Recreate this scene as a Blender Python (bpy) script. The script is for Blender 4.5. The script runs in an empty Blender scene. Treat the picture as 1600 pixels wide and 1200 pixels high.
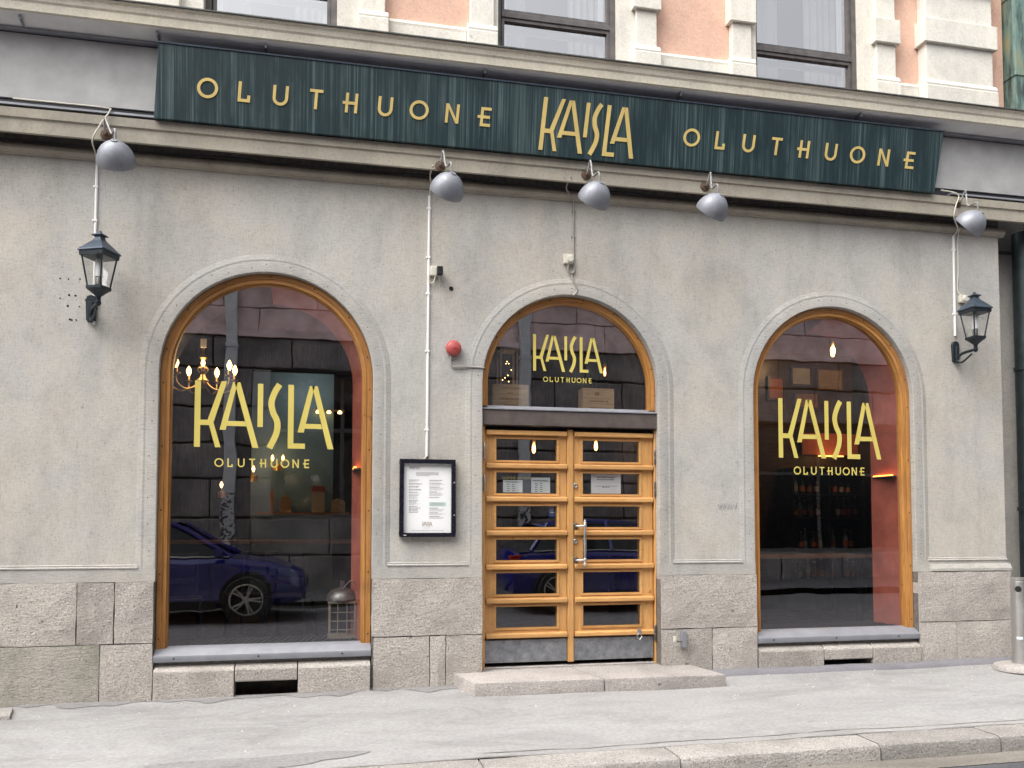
import bpy, bmesh, math, random
from mathutils import Vector, Matrix
R = math.radians
random.seed(7)
S = bpy.context.scene
COL = S.collection

# ------------------------------------------------------------------ camera
YAW, PITCH, ROLL = 0.218126, 0.046774, -0.0007976
CAM = Vector((0.0, -7.4, 1.40))
fw = Vector((math.sin(YAW)*math.cos(PITCH), math.cos(YAW)*math.cos(PITCH), math.sin(PITCH)))
rt = Vector((math.cos(YAW), -math.sin(YAW), 0)); dn = -(rt.cross(fw))
r2 = rt*math.cos(ROLL) + dn*math.sin(ROLL); d2 = -rt*math.sin(ROLL) + dn*math.cos(ROLL)
cam = bpy.data.cameras.new('camera'); camo = bpy.data.objects.new('camera', cam); COL.objects.link(camo)
M3 = Matrix((r2, -d2, -fw)).transposed()
camo.matrix_world = Matrix.Translation(CAM) @ M3.to_4x4()
cam.sensor_fit = 'HORIZONTAL'; cam.sensor_width = 36; cam.lens = 1350/1600*36
cam.shift_y = (754.36-600)/1600
cam.clip_start = 0.05; cam.clip_end = 500
S.camera = camo

# ------------------------------------------------------------------ sky and sun (overcast)
W = bpy.data.worlds.new('World'); S.world = W; W.use_nodes = True
nt = W.node_tree; nt.nodes.clear()
wo = nt.nodes.new('ShaderNodeOutputWorld'); bg = nt.nodes.new('ShaderNodeBackground')
sky = nt.nodes.new('ShaderNodeTexSky'); sky.sky_type = 'NISHITA'; sky.sun_disc = False
SUN_EL, SUN_AZ = R(56), R(238)      # azimuth measured clockwise from +Y
sky.sun_elevation = SUN_EL; sky.sun_rotation = SUN_AZ
sky.dust_density = 6.0; sky.air_density = 1.0
hs = nt.nodes.new('ShaderNodeHueSaturation'); hs.inputs['Saturation'].default_value = 0.22
nt.links.new(sky.outputs[0], hs.inputs['Color']); nt.links.new(hs.outputs[0], bg.inputs[0])
bg.inputs[1].default_value = 0.15
nt.links.new(bg.outputs[0], wo.inputs[0])
sl = bpy.data.lights.new('sun', 'SUN'); sl.energy = 1.0; sl.angle = R(70); sl.color = (1.0, 0.965, 0.91)
so = bpy.data.objects.new('sun', sl); COL.objects.link(so)
sdir = Vector((math.sin(SUN_AZ)*math.cos(SUN_EL), math.cos(SUN_AZ)*math.cos(SUN_EL), math.sin(SUN_EL)))
so.rotation_euler = sdir.to_track_quat('Z', 'Y').to_euler()
S.view_settings.view_transform = 'Standard'; S.view_settings.look = 'None'
S.view_settings.gamma = 1.0; S.view_settings.use_curve_mapping = False
S.view_settings.exposure = 1.14
S.cycles.max_bounces = 6; S.cycles.diffuse_bounces = 3; S.cycles.glossy_bounces = 4; S.cycles.transparent_max_bounces = 12
S.cycles.sample_clamp_indirect = 6; S.cycles.caustics_reflective = False; S.cycles.caustics_refractive = False

# ------------------------------------------------------------------ measuring: pixel of the survey photo -> point of the plane y = Y
def at(u, v, Y=0.0):
    ray = r2*((u-800)/1350.0) + d2*((v-754.36)/1350.0) + fw
    t = (Y+7.4)/ray.y
    return CAM.x+ray.x*t, CAM.z+ray.z*t

# ------------------------------------------------------------------ materials
MAT = {}
def nmat(name):
    m = bpy.data.materials.new(name); m.use_nodes = True
    n = m.node_tree; b = n.nodes['Principled BSDF']; MAT[name] = m
    return m, n, b
def N(n, t, **kw):
    o = n.nodes.new(t)
    for k, v in kw.items(): setattr(o, k, v)
    return o
def pos(n, scale=(1, 1, 1), rot=(0, 0, 0), uv=False):
    g = N(n, 'ShaderNodeTexCoord') if uv else N(n, 'ShaderNodeNewGeometry')
    mp = N(n, 'ShaderNodeMapping'); mp.inputs['Scale'].default_value = scale; mp.inputs['Rotation'].default_value = rot
    n.links.new(g.outputs['UV' if uv else 'Position'], mp.inputs[0]); return mp.outputs[0]
def noise(n, vec, scale, detail=4, rough=0.55, dist=0.0):
    t = N(n, 'ShaderNodeTexNoise'); t.inputs['Scale'].default_value = scale; t.inputs['Detail'].default_value = detail
    t.inputs['Roughness'].default_value = rough; t.inputs['Distortion'].default_value = dist
    n.links.new(vec, t.inputs['Vector']); return t.outputs[0]
def ramp(n, fac, stops, interp='LINEAR'):
    r = N(n, 'ShaderNodeValToRGB'); e = r.color_ramp.elements; r.color_ramp.interpolation = interp
    while len(e) < len(stops): e.new(0.5)
    for i, (p, c) in enumerate(stops):
        e[i].position = p; e[i].color = (c, c, c, 1) if not hasattr(c, '__len__') else (*c, 1)
    n.links.new(fac, r.inputs[0]); return r.outputs[0]
def mix(n, fac, a, b, typ='MIX'):
    m = N(n, 'ShaderNodeMix', data_type='RGBA', blend_type=typ)
    for s, v in ((m.inputs[0], fac), (m.inputs[6], a), (m.inputs[7], b)):
        if hasattr(v, 'is_linked') or isinstance(v, bpy.types.NodeSocket): n.links.new(v, s)
        elif s == m.inputs[0]: s.default_value = v
        else: s.default_value = (*v, 1)
    return m.outputs[2]
def bump(n, b, h, strength=0.3, dist=0.01):
    bp = N(n, 'ShaderNodeBump'); bp.inputs['Strength'].default_value = strength; bp.inputs['Distance'].default_value = dist
    n.links.new(h, bp.inputs['Height']); n.links.new(bp.outputs[0], b.inputs['Normal'])
def math2(n, op, a, b):
    m = N(n, 'ShaderNodeMath', operation=op)
    for s, v in ((m.inputs[0], a), (m.inputs[1], b)):
        if isinstance(v, bpy.types.NodeSocket): n.links.new(v, s)
        else: s.default_value = v
    return m.outputs[0]
def plain(name, col, rough=0.5, metal=0.0, var=0.15, nscale=6.0, spec=0.5, bmp=0.0, bscale=80.0, coat=0.0):
    m, n, b = nmat(name)
    k = noise(n, pos(n), nscale, 5)
    lo = tuple(c*(1-var) for c in col); hi = tuple(min(1, c*(1+var)) for c in col)
    n.links.new(ramp(n, k, [(0.3, lo), (0.7, hi)]), b.inputs['Base Color'])
    n.links.new(ramp(n, noise(n, pos(n), nscale*3, 3), [(0.3, max(0.02, rough*0.8)), (0.7, min(1, rough*1.2))]), b.inputs['Roughness'])
    b.inputs['Metallic'].default_value = metal; b.inputs['Specular IOR Level'].default_value = spec; b.inputs['Coat Weight'].default_value = coat
    if bmp: bump(n, b, noise(n, pos(n), bscale, 4), bmp, 0.004)
    return m
def emit(name, col, strength):
    m, n, b = nmat(name)
    b.inputs['Base Color'].default_value = (*col, 1); b.inputs['Emission Color'].default_value = (*col, 1)
    b.inputs['Emission Strength'].default_value = strength
    if name != 'led_orange': m.cycles.emission_sampling = 'NONE'
    return m

def plaster(name, warm, cool, comb='both', amount=1.0):
    m, n, b = nmat(name)
    big = noise(n, pos(n), 0.9, 5, 0.6)
    streak = noise(n, pos(n, (2.6, 2.6, 0.28)), 1.6, 5, 0.6)
    base = mix(n, ramp(n, big, [(0.38, 0.0), (0.62, 1.0)]), warm, cool)
    base = mix(n, ramp(n, streak, [(0.50, 0.0), (0.74, 0.5*amount)]), base, tuple(c*0.76 for c in cool))
    cx = noise(n, pos(n, (14, 14, 110)), 1.0, 3, 0.75, 0.3)
    cz = noise(n, pos(n, (110, 110, 14)), 1.0, 3, 0.75, 0.3)
    if comb == 'both': weave = math2(n, 'MULTIPLY', math2(n, 'ADD', cx, cz), 0.5)
    elif comb == 'h': weave = cx
    else: weave = noise(n, pos(n), 38, 5, 0.7)
    wa = 1.0 if comb != 'none' else 0.5
    base = mix(n, 1.0, base, ramp(n, weave, [(0.37, 1-0.17*wa), (0.50, 1.0), (0.63, 1+0.08*wa)]), 'MULTIPLY')
    pit = noise(n, pos(n), 75, 3, 0.65)
    base = mix(n, ramp(n, pit, [(0.575, 0.0), (0.67, 0.5 if comb != 'none' else 0.3)]), base, tuple(c*0.45 for c in cool))
    med = noise(n, pos(n, (1, 1, 0.7)), 3.4, 5, 0.65, 0.4)
    base = mix(n, 1.0, base, ramp(n, med, [(0.34, 0.89), (0.5, 1.0), (0.66, 1.05)]), 'MULTIPLY')
    vc = N(n, 'ShaderNodeTexVoronoi', feature='DISTANCE_TO_EDGE'); vc.inputs['Scale'].default_value = 1.3
    wob = mix(n, 0.06, pos(n), noise(n, pos(n), 6, 3))
    n.links.new(wob, vc.inputs['Vector'])
    ck = math2(n, 'MULTIPLY', ramp(n, vc.outputs['Distance'], [(0.0, 1.0), (0.006, 0.0)]), ramp(n, noise(n, pos(n), 0.8, 2), [(0.60, 0.0), (0.68, 0.45)]))
    base = mix(n, ck, base, tuple(c*0.4 for c in cool))
    spot = noise(n, pos(n), 17, 2, 0.5)
    base = mix(n, ramp(n, spot, [(0.735, 0.0), (0.765, 0.35)]), base, tuple(c*0.4 for c in cool))
    n.links.new(base, b.inputs['Base Color']); b.inputs['Roughness'].default_value = 0.9; b.inputs['Specular IOR Level'].default_value = 0.2
    bump(n, b, math2(n, 'ADD', weave, math2(n, 'MULTIPLY', pit, -0.5)), 0.55, 0.006)
    return m
plaster('plaster', (0.53, 0.497, 0.435), (0.485, 0.475, 0.45))
plaster('surround', (0.475, 0.452, 0.405), (0.43, 0.424, 0.41), 'h', 0.6)
plaster('band', (0.45, 0.41, 0.33), (0.36, 0.335, 0.28), 'none', 0.9)
plaster('cornice', (0.74, 0.68, 0.55), (0.64, 0.60, 0.50), 'none', 0.5)
plaster('white_stucco', (0.80, 0.76, 0.66), (0.73, 0.705, 0.64), 'none', 0.7)
plaster('salmon', (0.76, 0.49, 0.37), (0.73, 0.48, 0.37), 'none', 0.15)

def granite(name, a, c, dark, rot):
    m, n, b = nmat(name)
    oi = N(n, 'ShaderNodeObjectInfo')
    g1 = noise(n, pos(n), 34, 5, 0.8); g2 = noise(n, pos(n), 70, 3, 0.75); g3 = noise(n, pos(n), 3.0, 4)
    base = mix(n, ramp(n, g1, [(0.36, 0.0), (0.64, 1.0)]), a, c)
    base = mix(n, ramp(n, g2, [(0.53, 0.0), (0.64, 0.9)]), base, dark)
    base = mix(n, ramp(n, noise(n, pos(n), 85, 2), [(0.58, 0.0), (0.68, 0.75)]), base, tuple(min(1, x*1.45) for x in c))
    base = mix(n, ramp(n, g3, [(0.45, 0.0), (0.72, 0.55)]), base, tuple(x*0.66 for x in a))
    tone = N(n, 'ShaderNodeMapRange'); tone.inputs[3].default_value = 0.84; tone.inputs[4].default_value = 1.08
    n.links.new(oi.outputs['Random'], tone.inputs[0])
    base = mix(n, 1.0, base, tone.outputs[0], 'MULTIPLY')
    hole = noise(n, pos(n), 13, 3, 0.5)
    base = mix(n, ramp(n, hole, [(0.735, 0.0), (0.765, 0.75)]), base, (0.03, 0.028, 0.025))
    n.links.new(base, b.inputs['Base Color']); b.inputs['Roughness'].default_value = 0.85; b.inputs['Specular IOR Level'].default_value = 0.25
    chis = noise(n, pos(n, (26, 26, 60), (0, rot, 0)), 1.0, 4, 0.7, 0.6)
    bump(n, b, math2(n, 'ADD', chis, math2(n, 'MULTIPLY', g2, 0.8)), 0.9, 0.012)
    return m
granite('granite', (0.44, 0.40, 0.36), (0.54, 0.505, 0.465), (0.23, 0.208, 0.19), 0.35)
granite('granite_step', (0.42, 0.385, 0.36), (0.50, 0.465, 0.44), (0.25, 0.228, 0.212), 0.0)
granite('granite_kerb', (0.34, 0.322, 0.298), (0.42, 0.402, 0.377), (0.18, 0.168, 0.152), 0.0)
# the mossy block at the far left
m, n, b = nmat('granite_moss')
g1 = noise(n, pos(n), 46, 5, 0.75); g2 = noise(n, pos(n), 120, 3, 0.7)
base = mix(n, ramp(n, g1, [(0.36, 0.0), (0.64, 1.0)]), (0.36, 0.335, 0.295), (0.46, 0.435, 0.385))
base = mix(n, ramp(n, g2, [(0.54, 0.0), (0.66, 0.8)]), base, (0.09, 0.085, 0.075))
gm = noise(n, pos(n), 1.6, 6, 0.7)
base = mix(n, ramp(n, gm, [(0.50, 0.0), (0.74, 0.6)]), base, (0.13, 0.135, 0.07))
n.links.new(base, b.inputs['Base Color']); b.inputs['Roughness'].default_value = 0.9
bump(n, b, noise(n, pos(n, (26, 26, 60), (0, 0.4, 0)), 1.0, 4, 0.7, 0.6), 0.9, 0.014)

def wood(name, light, dark, scale, uv=False, rough=0.38, coat=0.35):
    m, n, b = nmat(name)
    g = noise(n, pos(n, scale, uv=uv), 1.0, 5, 0.65, 0.8)
    f = noise(n, pos(n, tuple(s*4 for s in scale), uv=uv), 1.0, 3, 0.6)
    base = mix(n, ramp(n, g, [(0.32, 0.0), (0.68, 1.0)]), dark, light)
    base = mix(n, ramp(n, f, [(0.48, 0.0), (0.66, 0.65)]), base, tuple(c*0.55 for c in dark))
    wear = noise(n, pos(n), 3.0, 4)
    base = mix(n, ramp(n, wear, [(0.48, 0.0), (0.72, 0.5)]), base, tuple(c*0.7 for c in dark))
    base = mix(n, ramp(n, noise(n, pos(n), 1.7, 3), [(0.5, 0.0), (0.75, 0.35)]), base, tuple(min(1, c*1.15+.06) for c in light))
    base = mix(n, ramp(n, noise(n, pos(n), 11, 2), [(0.72, 0.0), (0.76, 0.6)]), base, tuple(c*0.35 for c in dark))
    oi = N(n, 'ShaderNodeObjectInfo'); tone = N(n, 'ShaderNodeMapRange'); tone.inputs[3].default_value = 0.82; tone.inputs[4].default_value = 1.08
    n.links.new(oi.outputs['Random'], tone.inputs[0]); base = mix(n, 1.0, base, tone.outputs[0], 'MULTIPLY')
    n.links.new(base, b.inputs['Base Color']); n.links.new(ramp(n, wear, [(0.35, rough*0.85), (0.7, min(1, rough*1.7))]), b.inputs['Roughness'])
    b.inputs['Coat Weight'].default_value = coat*0.6; b.inputs['Coat Roughness'].default_value = 0.25
    bump(n, b, g, 0.15, 0.002)
    return m
WL, WD = (0.71, 0.395, 0.145), (0.58, 0.295, 0.095)
wood('wood_vertical', WL, WD, (50, 50, 1.6))
wood('wood_horizontal', WL, WD, (1.6, 50, 50))
wood('wood_arch', (0.60, 0.295, 0.085), (0.40, 0.170, 0.042), (1.2, 34, 1), uv=True)
wood('wood_dark', (0.14, 0.075, 0.035), (0.07, 0.035, 0.018), (2, 30, 30))
wood('wood_crate', (0.52, 0.36, 0.19), (0.40, 0.26, 0.13), (2.5, 40, 40), rough=0.7, coat=0.0)
wood('wood_table', (0.50, 0.25, 0.10), (0.36, 0.16, 0.06), (2, 30, 30))
wood('wood_pale', (0.34, 0.29, 0.22), (0.25, 0.21, 0.16), (30, 30, 3), rough=0.7, coat=0.0)

# sign face: dark green metal with chalky runs
m, n, b = nmat('sign_green')
s1 = noise(n, pos(n, (62, 0, 0.35)), 1.0, 3, 0.7); s2 = noise(n, pos(n, (5, 0, 1.1)), 1.0, 4, 0.6)
base = mix(n, ramp(n, s2, [(0.35, 0.0), (0.65, 1.0)]), (0.003, 0.019, 0.024), (0.006, 0.030, 0.035))
base = mix(n, math2(n, 'MULTIPLY', ramp(n, s1, [(0.46, 0.0), (0.62, 1.0)]), ramp(n, s2, [(0.42, 0.08), (0.60, 1.0)])), base, (0.085, 0.125, 0.128))
n.links.new(base, b.inputs['Base Color']); b.inputs['Roughness'].default_value = 0.42
plain('sign_gold', (0.64, 0.48, 0.165), 0.5, 0.0, 0.10, 8)
m, n, b = nmat('vinyl_yellow')
b.inputs['Base Color'].default_value = (0.84, 0.70, 0.19, 1); b.inputs['Roughness'].default_value = 0.5
n.links.new(ramp(n, noise(n, pos(n), 4, 3), [(0.3, (0.64, 0.53, 0.125)), (0.7, (0.71, 0.59, 0.15))]), b.inputs['Base Color'])

# metals, paints
m, n, b = nmat('zinc')
v = noise(n, pos(n), 14, 6, 0.7)
n.links.new(ramp(n, v, [(0.35, (0.20, 0.215, 0.24)), (0.65, (0.36, 0.37, 0.39))]), b.inputs['Base Color'])
b.inputs['Metallic'].default_value = 0.6; b.inputs['Roughness'].default_value = 0.5
bump(n, b, noise(n, pos(n), 30, 3), 0.1, 0.004)
plain('sill_metal', (0.29, 0.30, 0.33), 0.45, 0.3, 0.12, 6)
plain('fascia_metal', (0.40, 0.40, 0.395), 0.6, 0.0, 0.16, 4.5, bmp=0.08, bscale=20)
plain('cove_metal', (0.74, 0.735, 0.72), 0.55, 0.0, 0.10, 5)
plain('flashing', (0.085, 0.09, 0.085), 0.6, 0.3, 0.4, 20)
plain('lamp_grey', (0.235, 0.245, 0.275), 0.5, 0.25, 0.16, 9)
plain('lamp_arm', (0.30, 0.295, 0.29), 0.55, 0.3, 0.2, 20)
plain('rust', (0.12, 0.075, 0.05), 0.85, 0.1, 0.4, 30)
plain('lantern_blue', (0.018, 0.026, 0.034), 0.45, 0.3, 0.3, 15)
plain('lantern_roof', (0.05, 0.070, 0.098), 0.45, 0.3, 0.25, 15)
plain('white_pvc', (0.86, 0.855, 0.84), 0.45, 0, 0.05, 5)
plain('grey_pvc', (0.34, 0.32, 0.29), 0.5, 0, 0.15, 12)
plain('cream_plastic', (0.68, 0.65, 0.56), 0.45, 0, 0.08, 10)
plain('black_plastic', (0.012, 0.012, 0.016), 0.4, 0, 0.2, 10)
plain('black_frame', (0.010, 0.010, 0.018), 0.28, 0, 0.2, 20, coat=0.3)
plain('black_rubber', (0.012, 0.012, 0.012), 0.75, 0, 0.2, 10)
plain('bell_red', (0.42, 0.075, 0.07), 0.5, 0, 0.12, 14)
plain('steel', (0.56, 0.55, 0.53), 0.38, 0.9, 0.08, 6)
plain('dark_steel', (0.17, 0.16, 0.15), 0.4, 0.8, 0.25, 20)
plain('brass', (0.62, 0.42, 0.16), 0.32, 0.9, 0.2, 20)
plain('paper', (0.88, 0.89, 0.89), 0.6, 0, 0.02, 3)
plain('paper_blue', (0.78, 0.87, 0.87), 0.6, 0, 0.03, 3)
plain('ink', (0.16, 0.16, 0.17), 0.8, 0, 0.1, 5)
plain('ink_pale', (0.42, 0.42, 0.43), 0.8, 0, 0.1, 5)
plain('ink_brown', (0.22, 0.13, 0.06), 0.8, 0, 0.1, 5)
plain('menu_green', (0.52, 0.68, 0.60), 0.8, 0, 0.03, 5)
plain('sticker_blue', (0.03, 0.09, 0.30), 0.5, 0, 0.08, 5)
plain('lintel_brown', (0.105, 0.085, 0.078), 0.55, 0.1, 0.2, 12)
plain('window_paint', (0.105, 0.095, 0.092), 0.5, 0, 0.3, 12)
plain('hole_black', (0.01, 0.01, 0.01), 0.9, 0, 0.1, 5)
plain('vent_brown', (0.045, 0.038, 0.03), 0.95, 0, 0.5, 12)
plain('joint_mortar', (0.15, 0.14, 0.13), 0.95, 0, 0.3, 25)
plain('pipe_dark', (0.030, 0.042, 0.044), 0.45, 0.4, 0.3, 10)
m, n, b = nmat('copper_green')
v = noise(n, pos(n, (9, 9, 1.6)), 1.6, 5, 0.6)
n.links.new(ramp(n, v, [(0.36, (0.05, 0.065, 0.06)), (0.52, (0.17, 0.27, 0.235)), (0.66, (0.30, 0.29, 0.17))]), b.inputs['Base Color'])
b.inputs['Roughness'].default_value = 0.6; b.inputs['Metallic'].default_value = 0.3

# ground
def asphalt(name, lo, hi, dirt, sc=55):
    m, n, b = nmat(name)
    a = noise(n, pos(n), sc, 5, 0.75); c = noise(n, pos(n, (0.7, 2.6, 1)), 1.6, 6, 0.65, 0.5); d = noise(n, pos(n), 160, 2)
    base = mix(n, ramp(n, a, [(0.34, 0.0), (0.66, 1.0)]), lo, hi)
    base = mix(n, ramp(n, c, [(0.52, 0.0), (0.74, 0.55)]), base, dirt)
    base = mix(n, ramp(n, d, [(0.64, 0.0), (0.72, 0.4)]), base, tuple(x*0.35 for x in lo))
    pt = noise(n, pos(n, (0.8, 1.5, 1)), 1.1, 6, 0.7, 0.8)
    base = mix(n, 1.0, base, ramp(n, pt, [(0.36, 0.84), (0.5, 1.0), (0.62, 1.06)]), 'MULTIPLY')
    gum = noise(n, pos(n), 16, 2, 0.4)
    base = mix(n, ramp(n, gum, [(0.765, 0.0), (0.785, 0.4)]), base, tuple(x*0.5 for x in lo))
    e = noise(n, pos(n, (1.2, 6, 1)), 3.5, 3, 0.5, 0.6)
    base = mix(n, ramp(n, e, [(0.695, 0.0), (0.73, 0.5)]), base, tuple(x*0.55 for x in dirt))
    n.links.new(base, b.inputs['Base Color']); b.inputs['Roughness'].default_value = 0.92; b.inputs['Specular IOR Level'].default_value = 0.2
    bump(n, b, math2(n, 'ADD', a, math2(n, 'MULTIPLY', d, 0.4)), 0.5, 0.006)
    return m
asphalt('pavement_asphalt', (0.275, 0.27, 0.266), (0.365, 0.359, 0.355), (0.235, 0.216, 0.207), 34)
asphalt('road_asphalt', (0.075, 0.075, 0.085), (0.115, 0.115, 0.125), (0.11, 0.10, 0.09))
asphalt('fillet_asphalt', (0.17, 0.165, 0.18), (0.225, 0.22, 0.235), (0.13, 0.125, 0.135))
asphalt('pavement_dirt', (0.20, 0.195, 0.195), (0.30, 0.292, 0.288), (0.17, 0.158, 0.15), 40)
asphalt('gutter_grit', (0.16, 0.145, 0.125), (0.27, 0.25, 0.22), (0.12, 0.105, 0.09))

# interior
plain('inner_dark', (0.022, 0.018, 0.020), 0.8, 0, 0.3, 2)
plain('inner_floor', (0.055, 0.045, 0.05), 0.55, 0, 0.3, 3)
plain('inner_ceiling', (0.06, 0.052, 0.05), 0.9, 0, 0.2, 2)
plain('inner_red', (0.50, 0.135, 0.088), 0.75, 0, 0.25, 4)
plain('inner_blue', (0.16, 0.29, 0.40), 0.6, 0, 0.12, 2)
plain('grille', (0.06, 0.063, 0.07), 0.5, 0.5, 0.2, 20)
plain('chair_dark', (0.02, 0.022, 0.035), 0.45, 0, 0.3, 12)
plain('cabinet_dark', (0.03, 0.03, 0.034), 0.5, 0, 0.3, 8)
plain('bottle_brown', (0.11, 0.04, 0.012), 0.12, 0, 0.2, 8)
plain('bottle_green', (0.02, 0.075, 0.03), 0.12, 0, 0.2, 8)
plain('bottle_clear', (0.30, 0.32, 0.30), 0.12, 0, 0.2, 8)
plain('label_orange', (0.62, 0.20, 0.07), 0.6, 0, 0.2, 8)
plain('label_white', (0.62, 0.58, 0.50), 0.6, 0, 0.1, 8)
emit('bulb_warm', (1.0, 0.56, 0.19), 3.6)
emit('bulb_filament', (1.0, 0.45, 0.13), 4.5)
emit('led_orange', (1.0, 0.36, 0.06), 3.0)
emit('fairy_light', (1.0, 0.60, 0.20), 5)
emit('glow_shelf', (1.0, 0.48, 0.10), 1.6)
plain('curtain', (0.42, 0.41, 0.39), 0.9, 0, 0.1, 4)
m, n, b = nmat('far_stone')
fa1 = noise(n, pos(n, (40, 40, 2.5)), 1.0, 4, 0.7); fa2 = noise(n, pos(n), 1.3, 5, 0.65)
base = mix(n, ramp(n, fa2, [(0.35, 0.0), (0.65, 1.0)]), (0.16, 0.147, 0.15), (0.34, 0.31, 0.31))
base = mix(n, 1.0, base, ramp(n, fa1, [(0.38, 0.72), (0.62, 1.15)]), 'MULTIPLY')
n.links.new(base, b.inputs['Base Color']); b.inputs['Roughness'].default_value = 0.9
bump(n, b, fa1, 0.8, 0.03)
plain('far_frieze', (0.74, 0.57, 0.57), 0.85, 0, 0.3, 2.2)
plain('far_plaster', (0.62, 0.55, 0.50), 0.9, 0, 0.08, 1)
plain('far_pipe', (0.60, 0.62, 0.66), 0.5, 0.1, 0.12, 5)
m, n, b = nmat('flyers')
v = noise(n, pos(n), 9, 3, 0.6, 1.0)
n.links.new(ramp(n, v, [(0.47, (0.04, 0.04, 0.045)), (0.52, (0.55, 0.57, 0.60))]), b.inputs['Base Color']); b.inputs['Roughness'].default_value = 0.7
plain('car_blue', (0.004, 0.006, 0.15), 0.16, 0.0, 0.05, 2, coat=1.0)
plain('car_glass', (0.012, 0.014, 0.016), 0.05, 0, 0.1, 2)
plain('car_light', (0.62, 0.66, 0.72), 0.12, 0.2, 0.1, 8)
plain('red_light', (0.35, 0.015, 0.01), 0.15, 0, 0.1, 8)

def glass(name, tint=(1, 1, 1), gain=1.0, base=0.11):
    m = bpy.data.materials.new(name); m.use_nodes = True; MAT[name] = m
    n = m.node_tree; n.nodes.clear()
    o = N(n, 'ShaderNodeOutputMaterial'); mx = N(n, 'ShaderNodeMixShader'); tr = N(n, 'ShaderNodeBsdfTransparent'); gl = N(n, 'ShaderNodeBsdfGlossy')
    tr.inputs[0].default_value = (*tint, 1); gl.inputs['Roughness'].default_value = 0.0; gl.inputs[0].default_value = (1, 1, 1, 1)
    fr = N(n, 'ShaderNodeFresnel'); fr.inputs[0].default_value = 1.5
    g = N(n, 'ShaderNodeNewGeometry'); 
    # same reflectance from both sides of the thin pane
    fa = N(n, 'ShaderNodeLayerWeight'); fa.inputs[0].default_value = 0.5
    f = math2(n, 'ADD', math2(n, 'MULTIPLY', math2(n, 'POWER', fa.outputs['Facing'], 4.0), gain), base)
    f = math2(n, 'MINIMUM', f, 1.0)
    n.links.new(f, mx.inputs[0]); n.links.new(tr.outputs[0], mx.inputs[1]); n.links.new(gl.outputs[0], mx.inputs[2])
    bp = N(n, 'ShaderNodeBump'); bp.inputs['Strength'].default_value = 0.05; bp.inputs['Distance'].default_value = 0.02
    n.links.new(noise(n, pos(n), 1.7, 2), bp.inputs['Height']); n.links.new(bp.outputs[0], gl.inputs['Normal'])
    n.links.new(mx.outputs[0], o.inputs[0]); return m
glass('pane_glass', (0.95, 0.95, 0.96), 0.8, 0.27)
glass('upper_glass', (0.85, 0.86, 0.88), 0.7, 0.42)
glass('lantern_glass', (0.93, 0.94, 0.94), 0.6, 0.10)
glass('tube_glass', (0.97, 0.97, 1.0), 0.4, 0.3)

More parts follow.
